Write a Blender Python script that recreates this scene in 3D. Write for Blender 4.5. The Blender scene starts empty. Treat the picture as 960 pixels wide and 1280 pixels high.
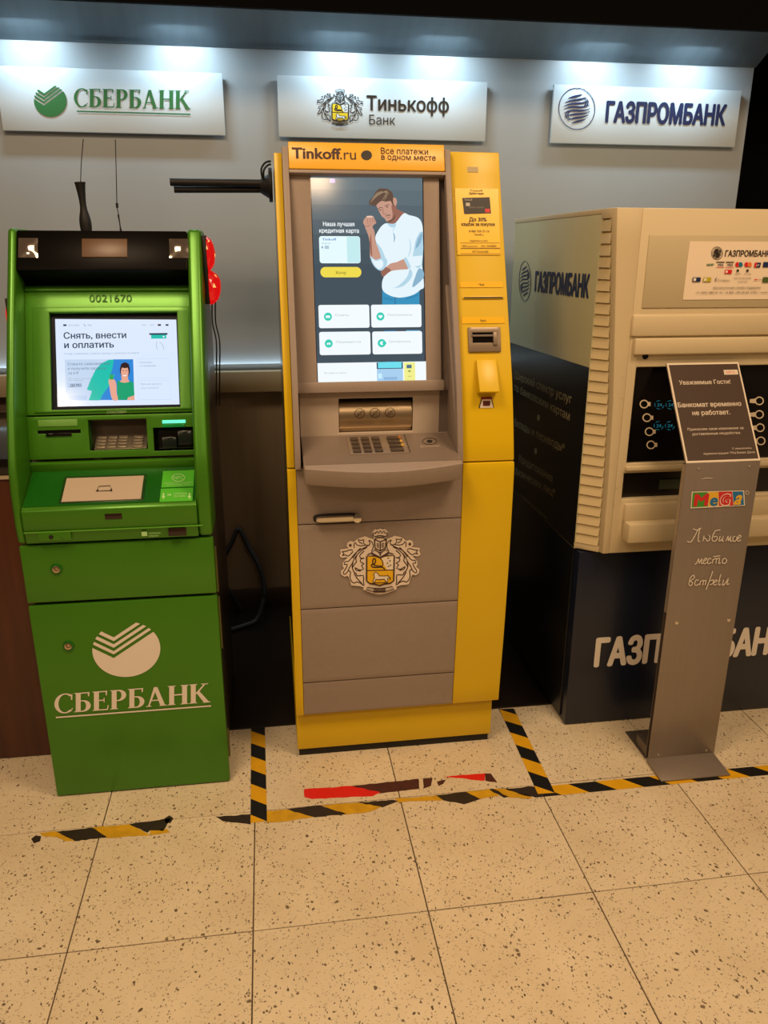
import bpy, bmesh, math, random
from mathutils import Vector, Matrix
from mathutils.geometry import tessellate_polygon, delaunay_2d_cdt
random.seed(5)
SC = bpy.context.scene; COL = SC.collection
PI = math.pi

# ------------------------------------------------------------------ camera
F, YAW, PITCH, ROLL = 981.5, .145789, .321499, -.003082
CAM = Vector((.098876, -2.027288, 1.630765))
def _axes():
    cy, sy = math.cos(YAW), math.sin(YAW); cp, sp = math.cos(PITCH), math.sin(PITCH)
    cr, sr = math.cos(ROLL), math.sin(ROLL)
    f = Vector((sy*cp, cy*cp, -sp)); r = Vector((cy, -sy, 0)); d = f.cross(r)
    return r*cr + d*sr, -r*sr + d*cr, f
AR, AD, AF = _axes()
cd = bpy.data.cameras.new('camera'); cam = bpy.data.objects.new('camera', cd); COL.objects.link(cam)
cam.matrix_world = Matrix(((AR.x, -AD.x, -AF.x, CAM.x), (AR.y, -AD.y, -AF.y, CAM.y), (AR.z, -AD.z, -AF.z, CAM.z), (0, 0, 0, 1)))
cd.sensor_fit = 'VERTICAL'; cd.sensor_height = 36; cd.sensor_width = 27; cd.lens = F/1280*36; cd.clip_start = .02
SC.camera = cam

# ------------------------------------------------------------------ light
SC.view_settings.view_transform = 'Standard'; SC.view_settings.look = 'None'
SC.view_settings.gamma = 1; SC.view_settings.exposure = 0; SC.view_settings.use_curve_mapping = False
W = bpy.data.worlds.new('mall'); SC.world = W; W.use_nodes = True
bg = W.node_tree.nodes['Background']; bg.inputs[0].default_value = (1, .58, .33, 1); bg.inputs[1].default_value = .11
def area(name, loc, size, power, col, aim=(0, 0, -1), sy=None, spread=180):
    l = bpy.data.lights.new(name, 'AREA'); l.energy = power; l.color = col; l.shape = 'RECTANGLE'
    l.size = size; l.size_y = sy or size; l.spread = math.radians(spread)
    o = bpy.data.objects.new(name, l); COL.objects.link(o); o.location = loc
    o.rotation_euler = Vector(aim).to_track_quat('-Z', 'Y').to_euler(); return o
WARM = (1, .70, .43); COOL = (.72, .9, 1)
for x, y, p in ((1.5, -1.1, 52), (-.55, -1.0, 50), (-2.8, -3.0, 30), (3.4, -2.8, 30)):
    area('ceiling_panel_light', (x, y, 3.35), .8, p, WARM)
area('ceiling_downlight', (.51, -2.95, 3.35), .17, 12, WARM, sy=.26); area('ceiling_downlight', (-1.42, -2.62, 3.35), .12, 8, WARM)
for x in (-.72, -.17, .42, .82, 1.45, 1.85):
    area('sign_lamp', (x, 1.27, 2.405), .18, 1.7, COOL, (0, .18, -1), .03, 165)
area('ledge_glow', (.5, 1.391, 1.150), 4.0, 3.5, COOL, (0, .25, 1), .012)

# ------------------------------------------------------------------ materials
def lin(c):
    if isinstance(c, str): c = [int(c[i:i+2], 16)/255 for i in (0, 2, 4)]
    return tuple((v/12.92 if v <= .04045 else ((v+.055)/1.055)**2.4) for v in c) + (1,)
MC = {}
def mat(name, c='808080', rough=.5, metal=0, emit=0, noise=0, scale=(8, 8, 8), c2=None, bump=0, coat=0, alpha=1, spec=.5):
    if name in MC: return MC[name]
    m = bpy.data.materials.new(name); m.use_nodes = True; nt = m.node_tree; b = nt.nodes['Principled BSDF']
    b.inputs['Roughness'].default_value = rough; b.inputs['Metallic'].default_value = metal
    b.inputs['Specular IOR Level'].default_value = spec
    b.inputs['Coat Weight'].default_value = coat; b.inputs['Coat Roughness'].default_value = .05
    if emit:
        b.inputs['Base Color'].default_value = (.004, .004, .004, 1)
        b.inputs['Emission Color'].default_value = lin(c); b.inputs['Emission Strength'].default_value = emit
    else: b.inputs['Base Color'].default_value = lin(c)
    b.inputs['Alpha'].default_value = alpha
    if noise and not emit:
        g = nt.nodes.new('ShaderNodeNewGeometry'); mp = nt.nodes.new('ShaderNodeMapping'); n = nt.nodes.new('ShaderNodeTexNoise')
        mp.inputs['Scale'].default_value = scale; n.inputs['Scale'].default_value = 1; n.inputs['Detail'].default_value = 5
        r = nt.nodes.new('ShaderNodeValToRGB'); r.color_ramp.elements[0].position = .3; r.color_ramp.elements[1].position = .7
        a = lin(c); z = lin(c2) if c2 else tuple(v*(1-noise) for v in a[:3])+(1,)
        r.color_ramp.elements[0].color = z; r.color_ramp.elements[1].color = a
        nt.links.new(g.outputs['Position'], mp.inputs[0]); nt.links.new(mp.outputs[0], n.inputs[0]); nt.links.new(n.outputs[0], r.inputs[0])
        nt.links.new(r.outputs[0], b.inputs['Base Color'])
        if bump:
            bp = nt.nodes.new('ShaderNodeBump'); bp.inputs['Strength'].default_value = bump; bp.inputs['Distance'].default_value = .001
            nt.links.new(n.outputs[0], bp.inputs['Height']); nt.links.new(bp.outputs[0], b.inputs['Normal'])
    MC[name] = m; return m
def terrazzo():
    m = bpy.data.materials.new('terrazzo'); m.use_nodes = True; nt = m.node_tree; N = nt.nodes; L = nt.links; b = N['Principled BSDF']
    g = N.new('ShaderNodeNewGeometry'); oi = N.new('ShaderNodeObjectInfo')
    add = N.new('ShaderNodeVectorMath'); add.operation = 'ADD'
    mul = N.new('ShaderNodeVectorMath'); mul.operation = 'SCALE'; mul.inputs['Scale'].default_value = 7
    cmb = N.new('ShaderNodeCombineXYZ'); L.new(oi.outputs['Random'], cmb.inputs[0]); L.new(oi.outputs['Random'], cmb.inputs[1])
    L.new(cmb.outputs[0], mul.inputs[0]); L.new(g.outputs['Position'], add.inputs[0]); L.new(mul.outputs[0], add.inputs[1])
    wn = N.new('ShaderNodeTexNoise'); wn.inputs['Scale'].default_value = 90; L.new(add.outputs[0], wn.inputs[0])
    wm = N.new('ShaderNodeVectorMath'); wm.operation = 'SCALE'; wm.inputs['Scale'].default_value = .012; L.new(wn.outputs['Color'], wm.inputs[0])
    wa = N.new('ShaderNodeVectorMath'); wa.operation = 'ADD'; L.new(add.outputs[0], wa.inputs[0]); L.new(wm.outputs[0], wa.inputs[1])
    def chips(scale, keep, size, stretch=(1, 1, 1), rot=0):
        mp = N.new('ShaderNodeMapping'); mp.inputs['Scale'].default_value = stretch; mp.inputs['Rotation'].default_value = (0, 0, rot); L.new(wa.outputs[0], mp.inputs[0])
        v = N.new('ShaderNodeTexVoronoi'); v.inputs['Scale'].default_value = scale; L.new(mp.outputs[0], v.inputs['Vector'])
        s = N.new('ShaderNodeSeparateColor'); L.new(v.outputs['Color'], s.inputs[0])
        k = N.new('ShaderNodeMath'); k.operation = 'GREATER_THAN'; k.inputs[1].default_value = 1-keep; L.new(s.outputs[0], k.inputs[0])
        sz = N.new('ShaderNodeMath'); sz.operation = 'MULTIPLY'; sz.inputs[1].default_value = size; L.new(s.outputs[1], sz.inputs[0])
        lt = N.new('ShaderNodeMath'); lt.operation = 'LESS_THAN'; L.new(v.outputs['Distance'], lt.inputs[0]); L.new(sz.outputs[0], lt.inputs[1])
        a = N.new('ShaderNodeMath'); a.operation = 'MULTIPLY'; L.new(k.outputs[0], a.inputs[0]); L.new(lt.outputs[0], a.inputs[1])
        return a, s
    c1, s1 = chips(78, .11, .40); c2, s2 = chips(150, .38, .42, (1, .6, 1), .5); c3, s3 = chips(270, .42, .48, (.6, 1, 1), -.4)
    mx = N.new('ShaderNodeMath'); mx.operation = 'MAXIMUM'; L.new(c1.outputs[0], mx.inputs[0]); L.new(c2.outputs[0], mx.inputs[1])
    mx2 = N.new('ShaderNodeMath'); mx2.operation = 'MAXIMUM'; L.new(mx.outputs[0], mx2.inputs[0])
    h = N.new('ShaderNodeMath'); h.operation = 'MULTIPLY'; h.inputs[1].default_value = .6; L.new(c3.outputs[0], h.inputs[0]); L.new(h.outputs[0], mx2.inputs[1])
    big = N.new('ShaderNodeTexNoise'); big.inputs['Scale'].default_value = 5; big.inputs['Detail'].default_value = 6; L.new(add.outputs[0], big.inputs[0])
    base = N.new('ShaderNodeMix'); base.data_type = 'RGBA'; L.new(big.outputs[0], base.inputs[0])
    base.inputs[6].default_value = lin('c2b08e'); base.inputs[7].default_value = lin('e2d4b6')
    cc = N.new('ShaderNodeMix'); cc.data_type = 'RGBA'; L.new(s1.outputs[2], cc.inputs[0]); cc.inputs[6].default_value = lin('4a3d2f'); cc.inputs[7].default_value = lin('8c7a60')
    fin = N.new('ShaderNodeMix'); fin.data_type = 'RGBA'; L.new(mx2.outputs[0], fin.inputs[0]); L.new(base.outputs[2], fin.inputs[6]); L.new(cc.outputs[2], fin.inputs[7])
    L.new(fin.outputs[2], b.inputs['Base Color']); b.inputs['Roughness'].default_value = .42
    return m
TERR = terrazzo()
GREEN = mat('green_paint', '48881a', .34, .35, noise=.12, scale=(3, 3, 3))
GREEN_D = mat('green_dark_and_shade', '1c6a12', .25, .2)  # deeper green; on the recess backs it paints in their shade
GREEN_L = mat('green_sticker', '4fb52a', .35)
YEL = mat('yellow_paint', 'dcb800', .38, noise=.05, scale=(2, 2, 2))
YEL_B = mat('yellow_banner', 'ecb32a', .35)
TAUPE = mat('taupe_plastic', '94857a', .48, noise=.05, scale=(60, 60, 60), bump=.05)
TAUPE_L = mat('light_taupe_plate', 'c8b8a6', .4, .2)
TAUPE_D = mat('dark_taupe', '6d6058', .5)
STEEL = mat('brushed_steel', 'cbb694', .34, 1)
CHROME = mat('chrome', 'e0d8cc', .1, 1)
BLACKG = mat('black_gloss', '0c0a09', .12)
BLACK = mat('black_matt', '0b0a09', .6)
DARKM = mat('dark_side_metal', '5c5346', .28, .6)
GREYM = mat('grey_stand_metal', '92867a', .4, .45, noise=.06, scale=(80, 80, 4))
CREAM = mat('cream_plastic', 'c8b894', .42)
CREAM_D = mat('sand_panel', 'b9ab88', .5, noise=.06, scale=(300, 300, 300))
SIDEC = mat('cream_side_film', 'b9b48e', .35)
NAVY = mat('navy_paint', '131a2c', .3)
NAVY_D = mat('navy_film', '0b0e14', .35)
WHITE = mat('white_print', 'e6ddcf', .5)
SIGNW = mat('white_sign_plastic', 'c6d4dc', .5)
WALL = mat('wall_panel', 'a6b0b6', .4, noise=.06, scale=(3, 3, .6))
WALL_L = mat('wall_lower_laminate', 'b09c82', .45, noise=.35, scale=(9, 9, .3))
RAIL = mat('beige_rail', 'a8997c', .5)
WOOD = mat('dark_red_wood', '5a2d18', .35, noise=.45, scale=(30, 30, 2))
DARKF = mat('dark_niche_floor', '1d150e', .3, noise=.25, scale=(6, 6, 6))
GROUT = mat('grout', '4a3d30', .8)
INKD = mat('dark_ink', '1d1712', .5)
GRTXT = mat('green_ink', '1d6b35', .5)
NVTXT = mat('navy_ink', '16244f', .5)
GOLD = mat('gold_ink', 'e6b412', .45)
RED = mat('red_ink', 'd0181c', .5)
LENSR = mat('red_lens_glow', 'e00c10', .15, 0, emit=.9)
LENSY = mat('lamp_spark', 'ffb060', .2, 0, emit=1.5)
def E_(c, s=1.0): return mat('screen_%s_%d' % (c, int(s*100)), c, .12, 0, emit=s)

# ------------------------------------------------------------------ geometry helpers
def pix(x, y): return (AR*((x-480)/F) + AD*((y-640)/F) + AF).normalized()
class Pl:
    """a real plane of the scene: origin, along, up, outward normal"""
    def __init__(s, o, u, v): s.o = Vector(o); s.u = Vector(u).normalized(); s.v = Vector(v).normalized(); s.n = s.u.cross(s.v).normalized()
    def px(s, x, y):
        d = pix(x, y); t = (s.o-CAM).dot(s.n)/d.dot(s.n); p = CAM + d*t - s.o; return p.dot(s.u), p.dot(s.v)
    def w(s, a, b, off=0): return s.o + s.u*a + s.v*b + s.n*off
def leaning(y0, z0, y1, z1, x0=0): return Pl((x0, y0, z0), (1, 0, 0), (0, y1-y0, z1-z0))
def upright(y): return Pl((0, y, 0), (1, 0, 0), (0, 0, 1))
FLOORP = Pl((0, 0, 0), (1, 0, 0), (0, 1, 0))

def root_of(p):
    v = Vector((0, 0, 0))
    while p is not None: v += p.location; p = p.parent
    return v
def link(name, me, parent=None):
    o = bpy.data.objects.new(name, me); COL.objects.link(o)
    if parent is not None: o.parent = parent
    return o
def finish(name, bm, m, parent=None, bevel=0, seg=2, origin=None, smooth=True):
    bmesh.ops.remove_doubles(bm, verts=bm.verts, dist=1e-6)
    bmesh.ops.recalc_face_normals(bm, faces=bm.faces)
    if bevel:
        es = [e for e in bm.edges if len(e.link_faces) == 2 and e.calc_face_angle(0) > .5]
        bmesh.ops.bevel(bm, geom=es, offset=bevel, segments=seg, profile=.5, affect='EDGES', clamp_overlap=True)
    base = root_of(parent); org = Vector(origin) if origin is not None else base
    if origin is None and parent is None:
        xs = [v.co for v in bm.verts]; org = Vector((sum(p.x for p in xs)/len(xs), sum(p.y for p in xs)/len(xs), min(p.z for p in xs)))
    for v in bm.verts: v.co -= org
    me = bpy.data.meshes.new(name); bm.to_mesh(me); bm.free()
    for q in (m if isinstance(m, list) else [m]): me.materials.append(q)
    if smooth:
        for p in me.polygons: p.use_smooth = True
        me.set_sharp_from_angle(angle=.6)
    o = link(name, me, parent); o.location = org - base; return o
def thing(name, label, cat, loc, group=None):
    o = bpy.data.objects.new(name, None); COL.objects.link(o); o.location = loc; o.empty_display_size = .05
    tag(o, label, cat, group); return o
def tag(o, label=None, cat=None, group=None, kind=None):
    if label: o['label'] = label
    if cat: o['category'] = cat
    if group: o['group'] = group
    if kind: o['kind'] = kind
    return o
def hexa(bm, P8):
    vs = [bm.verts.new(p) for p in P8]
    for f in ((0, 1, 2, 3), (7, 6, 5, 4), (0, 4, 5, 1), (1, 5, 6, 2), (2, 6, 7, 3), (3, 7, 4, 0)): bm.faces.new([vs[i] for i in f])
def box(name, x0, x1, y0, y1, z0, z1, m, parent=None, bevel=0, **k):
    bm = bmesh.new(); hexa(bm, [(x0, y0, z0), (x1, y0, z0), (x1, y0, z1), (x0, y0, z1), (x0, y1, z0), (x1, y1, z0), (x1, y1, z1), (x0, y1, z1)])
    return finish(name, bm, m, parent, bevel, **k)
def slab(name, pl, a0, a1, b0, b1, t, m, parent=None, bevel=0, off=0, **k):
    """box standing on a plane; front face at off, thickness t behind it"""
    bm = bmesh.new(); f = [(a0, b0), (a1, b0), (a1, b1), (a0, b1)]
    hexa(bm, [pl.w(a, b, off) for a, b in f] + [pl.w(a, b, off-t) for a, b in f])
    return finish(name, bm, m, parent, bevel, **k)
def rect(pl, x0, y0, x1, y1):
    """pixel rectangle corners -> plane extents"""
    ym = (y0+y1)/2; xm = (x0+x1)/2
    a0 = pl.px(x0, ym)[0]; a1 = pl.px(x1, ym)[0]; b1 = pl.px(xm, y0)[1]; b0 = pl.px(xm, y1)[1]
    return a0, a1, b0, b1
def pslab(name, pl, r, t, m, parent=None, bevel=0, off=0, **k):
    a0, a1, b0, b1 = rect(pl, *r); return slab(name, pl, a0, a1, b0, b1, t, m, parent, bevel, off, **k)
def prism(name, prof, x0, x1, m, parent=None, bevel=0, x1b=None, x0b=None, **k):
    """profile of (y, z) swept along x; x1b(z) may vary the right side"""
    bm = bmesh.new(); fx = x1b or (lambda z: x1); f0 = x0b or (lambda z: x0)
    A = [bm.verts.new((f0(z), y, z)) for y, z in prof]; B = [bm.verts.new((fx(z), y, z)) for y, z in prof]; n = len(prof)
    for i in range(n): bm.faces.new((A[i], A[(i+1) % n], B[(i+1) % n], B[i]))
    for ring in (A, B):
        for t in tessellate_polygon([[Vector((0, q.co.y, q.co.z)) for q in ring]]): bm.faces.new([ring[i] for i in t])
    if bevel: bmesh.ops.dissolve_limit(bm, angle_limit=.01, verts=bm.verts, edges=bm.edges)
    return finish(name, bm, m, parent, bevel, **k)
def holed(name, pl, a0, a1, b0, b1, holes, t, m, parent=None, bevel=0, off=0, **k):
    xs = sorted({a0, a1, *[v for h in holes for v in h[:2]]}); ys = sorted({b0, b1, *[v for h in holes for v in h[2:]]})
    bm = bmesh.new(); V = {}
    def g(i, j):
        if (i, j) not in V: V[i, j] = bm.verts.new(pl.w(xs[i], ys[j], off))
        return V[i, j]
    for i in range(len(xs)-1):
        for j in range(len(ys)-1):
            cx, cy = (xs[i]+xs[i+1])/2, (ys[j]+ys[j+1])/2
            if any(h[0] < cx < h[1] and h[2] < cy < h[3] for h in holes): continue
            bm.faces.new((g(i, j), g(i+1, j), g(i+1, j+1), g(i, j+1)))
    r = bmesh.ops.extrude_face_region(bm, geom=bm.faces[:])
    for v in [x for x in r['geom'] if isinstance(x, bmesh.types.BMVert)]: v.co -= pl.n*t
    return finish(name, bm, m, parent, bevel, **k)
def cyl(name, c, axis, r, h, m, parent=None, n=24, bevel=0, r2=None, **k):
    """cylinder from c along axis; r2 = end radius"""
    ax = Vector(axis).normalized(); q = ax.to_track_quat('Z', 'Y'); bm = bmesh.new(); c = Vector(c); r2 = r if r2 is None else r2
    A = []; B = []
    for i in range(n):
        t = 2*PI*i/n; d = q @ Vector((math.cos(t), math.sin(t), 0)); A.append(bm.verts.new(c+d*r)); B.append(bm.verts.new(c+d*r2+ax*h))
    bm.faces.new(A[::-1]); bm.faces.new(B)
    for i in range(n): bm.faces.new((A[i], A[(i+1) % n], B[(i+1) % n], B[i]))
    return finish(name, bm, m, parent, bevel, **k)
def smoothpts(P, k=5, closed=True):
    n = len(P); out = []
    rng = range(n) if closed else range(n-1)
    for i in rng:
        g = (lambda j: P[j % n]) if closed else (lambda j: P[max(0, min(n-1, j))])
        p0, p1, p2, p3 = g(i-1), g(i), g(i+1), g(i+2)
        for s in range(k):
            t = s/k
            out.append(tuple(.5*(2*p1[d]+(p2[d]-p0[d])*t+(2*p0[d]-5*p1[d]+4*p2[d]-p3[d])*t*t+(3*p1[d]-p0[d]-3*p2[d]+p3[d])*t**3) for d in range(len(p1))))
    if not closed: out.append(tuple(P[-1]))
    return out
def tube_bm(bm, pts, r, n=8):
    pts = [Vector(p) for p in pts]; rings = []; up = Vector((.13, .31, .94))
    for i, p in enumerate(pts):
        d = (pts[min(i+1, len(pts)-1)]-pts[max(i-1, 0)]).normalized(); a = d.cross(up)
        if a.length < .1: a = d.cross(Vector((1, 0, 0)))
        a.normalize(); b = a.cross(d); rr = r(i/(len(pts)-1)) if callable(r) else r
        rings.append([bm.verts.new(p+(a*math.cos(2*PI*k/n)+b*math.sin(2*PI*k/n))*rr) for k in range(n)])
    for i in range(len(rings)-1):
        for k in range(n): bm.faces.new((rings[i][k], rings[i][(k+1) % n], rings[i+1][(k+1) % n], rings[i+1][k]))
    bm.faces.new(rings[0][::-1]); bm.faces.new(rings[-1])
def tube(name, pts, r, m, parent=None, n=8, smooth=5, **k):
    bm = bmesh.new(); tube_bm(bm, smoothpts(pts, smooth, False) if smooth else pts, r, n); return finish(name, bm, m, parent, **k)

class Draw:
    """flat print on a real surface: coloured shapes, each a hair above the last"""
    def __init__(s, pl, off=.0004, src=(0, 0, 1)): s.pl = pl; s.off = off; s.src = src; s.V = []; s.Fc = []; s.M = []; s.mi = []
    def c(s, x, y): return s.pl.px(s.src[0]+x/s.src[2], s.src[1]+y/s.src[2])
    def mid(s, m):
        if m not in s.M: s.M.append(m)
        return s.M.index(m)
    def uv(s, pts, m, step=True):
        if step: s.off += .00005
        k = len(s.V); s.V += [s.pl.w(a, b, s.off) for a, b in pts]; i = s.mid(m)
        for t in tessellate_polygon([[Vector((a, b, 0)) for a, b in pts]]):
            a, b, c = [pts[j] for j in t]
            if (b[0]-a[0])*(c[1]-a[1])-(b[1]-a[1])*(c[0]-a[0]) < 0: t = t[::-1]
            s.Fc.append([k+j for j in t]); s.mi.append(i)
        return s
    def poly(s, pts, m, sm=0, step=True):
        if sm: pts = smoothpts(pts, sm)
        return s.uv([s.c(x, y) for x, y in pts], m, step)
    def box(s, x0, y0, x1, y1, m, r=0):
        a0, b1 = s.c(x0, (y0+y1)/2)[0], s.c((x0+x1)/2, y0)[1]; a1, b0 = s.c(x1, (y0+y1)/2)[0], s.c((x0+x1)/2, y1)[1]
        return s.ubox(a0, a1, b0, b1, m, r)
    def ubox(s, a0, a1, b0, b1, m, r=0):
        if not r: return s.uv([(a0, b0), (a1, b0), (a1, b1), (a0, b1)], m)
        r = min(r, (b1-b0)/2*.99, (a1-a0)/2*.99); P = []
        for cx, cy, t0 in ((a1-r, b0+r, -90), (a1-r, b1-r, 0), (a0+r, b1-r, 90), (a0+r, b0+r, 180)):
            for k in range(7): t = math.radians(t0+15*k); P.append((cx+r*math.cos(t), cy+r*math.sin(t)))
        return s.uv(P, m)
    def ell(s, x, y, rx, ry, m, a0=0, a1=360, n=28):
        full = a1-a0 >= 360; P = [(x+rx*math.cos(math.radians(a0+(a1-a0)*i/n)), y+ry*math.sin(math.radians(a0+(a1-a0)*i/n))) for i in range(n+(0 if full else 1))]
        return s.poly(P, m)
    def line(s, pts, w, m, sm=0, closed=False, taper=False):
        """w in source pixels"""
        if sm: pts = smoothpts(pts, sm, closed)
        if closed: pts = list(pts)+[pts[0]]
        n = len(pts); Lf = []; Rt = []
        for i, p in enumerate(pts):
            q0 = pts[i-1] if i else (pts[-2] if closed else p); q1 = pts[i+1] if i < n-1 else (pts[1] if closed else p)
            dx, dy = q1[0]-q0[0], q1[1]-q0[1]; l = math.hypot(dx, dy) or 1; ww = w/2
            if taper: ww *= math.sin(PI*(.06+.88*i/(n-1)))
            Lf.append((p[0]-dy/l*ww, p[1]+dx/l*ww)); Rt.append((p[0]+dy/l*ww, p[1]-dx/l*ww))
        s.off += .00005; k = len(s.V); mi = s.mid(m)
        for a, b in zip(Lf, Rt): s.V.append(s.pl.w(*s.c(*a), s.off)); s.V.append(s.pl.w(*s.c(*b), s.off))
        for i in range(n-1): s.Fc.append([k+2*i, k+2*i+1, k+2*i+3, k+2*i+2]); s.mi.append(mi)
        return s
    def ring(s, x, y, rx, ry, w, m, n=32):
        return s.line([(x+rx*math.cos(2*PI*i/n), y+ry*math.sin(2*PI*i/n)) for i in range(n)], w, m, closed=True)
    def text(s, t, x0, y0, x1, y1, cap, m, bold=0, shear=0, snap=True):
        """baseline (x0,y0)-(x1,y1) in source pixels, cap height in source pixels"""
        V, Fc, bb, ch = glyphs(t, 0, shear); bb = (bb[0]-bold, bb[1]+bold); A = Vector(s.c(x0, y0)); B = Vector(s.c(x1, y1)); H = Vector(s.c(x0, y0-cap))
        if snap: v = (A.y+B.y)/2; A.y = B.y = v; h = s.c((x0+x1)/2, (y0+y1)/2-cap)[1]-s.c((x0+x1)/2, (y0+y1)/2)[1]
        else: h = (H-A).length
        ex = (B-A); ln = ex.length; ex.normalize(); ey = Vector((-ex.y, ex.x)); sx = ln/(bb[1]-bb[0]); sy = h/ch
        s.off += .00005; k = len(s.V); mi = s.mid(m)
        for bx, by in ([(bold*math.cos(PI*i/4), bold*.6*math.sin(PI*i/4)) for i in range(8)] if bold else [(0, 0)]):
            k = len(s.V); s.off += .000012
            for x, y in V: q = A+ex*((x+bx-bb[0])*sx)+ey*((y+by)*sy); s.V.append(s.pl.w(q.x, q.y, s.off))
            for f in Fc: s.Fc.append([k+i for i in f]); s.mi.append(mi)
        return s
    def build(s, name, parent=None, **k):
        base = root_of(parent); me = bpy.data.meshes.new(name); me.from_pydata([v-base for v in s.V], [], s.Fc)
        for m in s.M: me.materials.append(m)
        me.polygons.foreach_set('material_index', s.mi); o = link(name, me, parent); 
        if k: tag(o, **k)
        return o
GC = {}
def raw_text(t, bold, shear):
    cu = bpy.data.curves.new('t', 'FONT'); cu.body = t; cu.size = 1; cu.resolution_u = 3; cu.shear = shear; cu.fill_mode = 'NONE'
    o = bpy.data.objects.new('t', cu); COL.objects.link(o); dg = bpy.context.evaluated_depsgraph_get(); dg.update()
    me = bpy.data.meshes.new_from_object(o.evaluated_get(dg)); P = [(v.co.x, v.co.y) for v in me.vertices]; nx = {}
    for e in me.edges: nx.setdefault(e.vertices[0], []).append(e.vertices[1]); nx.setdefault(e.vertices[1], []).append(e.vertices[0])
    bpy.data.objects.remove(o); bpy.data.curves.remove(cu); bpy.data.meshes.remove(me)
    seen = set(); loops = []
    for v in sorted(nx):
        if v in seen: continue
        L = [v]; seen.add(v); c = min(nx[v])     # contours keep their direction: v, v+1, ...
        while c is not None and c not in seen: L.append(c); seen.add(c); c = next((w for w in sorted(nx[c]) if w not in seen), None)
        if len(L) > 2: loops.append([P[k] for k in L])
    if not loops: return P, []
    pts = []; ed = []
    for L in loops: k = len(pts); pts += [Vector(p) for p in L]; ed += [(k+i, k+(i+1) % len(L)) for i in range(len(L))]
    V, _, T, *_r = delaunay_2d_cdt(pts, ed, [], 0, 1e-5)
    def wind(p):            # nonzero winding keeps overlapping strokes whole and counters open
        w_ = 0
        for L in loops:
            for k in range(len(L)):
                (x0, y0), (x1, y1) = L[k-1], L[k]
                if (y0 > p[1]) != (y1 > p[1]) and p[0] < (x1-x0)*(p[1]-y0)/(y1-y0)+x0: w_ += 1 if y1 > y0 else -1
        return w_
    return [tuple(v) for v in V], [list(t_) for t_ in T if wind([sum(V[k][d] for k in t_)/3 for d in (0, 1)])]
def glyphs(t, bold=0, shear=0):
    k = (t, bold, shear)
    if k not in GC:
        V, Fc = raw_text(t, bold, shear)
        if 'cap' not in GC: GC['cap'] = max(v[1] for v in raw_text('H', 0, 0)[0])
        G = []
        for f in Fc:   # faces towards the reader
            a, b, c = V[f[0]], V[f[1]], V[f[2]]
            G.append(f if (b[0]-a[0])*(c[1]-a[1])-(b[1]-a[1])*(c[0]-a[0]) > 0 else f[::-1])
        GC[k] = (V, G, (min(v[0] for v in V), max(v[0] for v in V)), GC['cap'])
    return GC[k]
def quick(name, pl, t, x0, y0, x1, y1, cap, m, parent, bold=0, off=.0005, shear=0, snap=True):
    return Draw(pl, off).text(t, x0, y0, x1, y1, cap, m, bold, shear, snap).build(name, parent)

# ---- marks used more than once; (cx, cy, sx, sy) = centre and half size in pixels, d = slope of the baseline
def chevron_disc(D, cx, cy, rx, ry, m, d=0):
    def P(x, y): return (cx+x*rx, cy+y*ry+d*x*rx)
    vx = -.37; sl, sr = .62, -.78
    def hit(yv, side):
        s_ = sl if side < 0 else sr; lo, hi = 0, 2
        for _ in range(30):
            t = (lo+hi)/2; x = vx+side*t; y = yv-abs(s_)*t
            if x*x+y*y > 1: hi = t
            else: lo = t
        return vx+side*lo, yv-abs(s_)*lo
    lv, rv = hit(.30, -1), hit(.30, 1)
    a0 = math.atan2(rv[1], rv[0]); a1 = math.atan2(lv[1], lv[0]);
    while a1 < a0: a1 += 2*PI
    D.poly([P(vx, .30)]+[P(math.cos(a0+(a1-a0)*i/40), math.sin(a0+(a1-a0)*i/40)) for i in range(41)], m)
    for yt, yb in ((.05, .17), (-.20, -.07), (-.45, -.31)):
        lt, rt, lb, rb = hit(yt, -1), hit(yt, 1), hit(yb, -1), hit(yb, 1)
        D.poly([P(*lt), P(vx, yt), P(*rt), P(*rb), P(vx, yb), P(*lb)], m)
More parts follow.
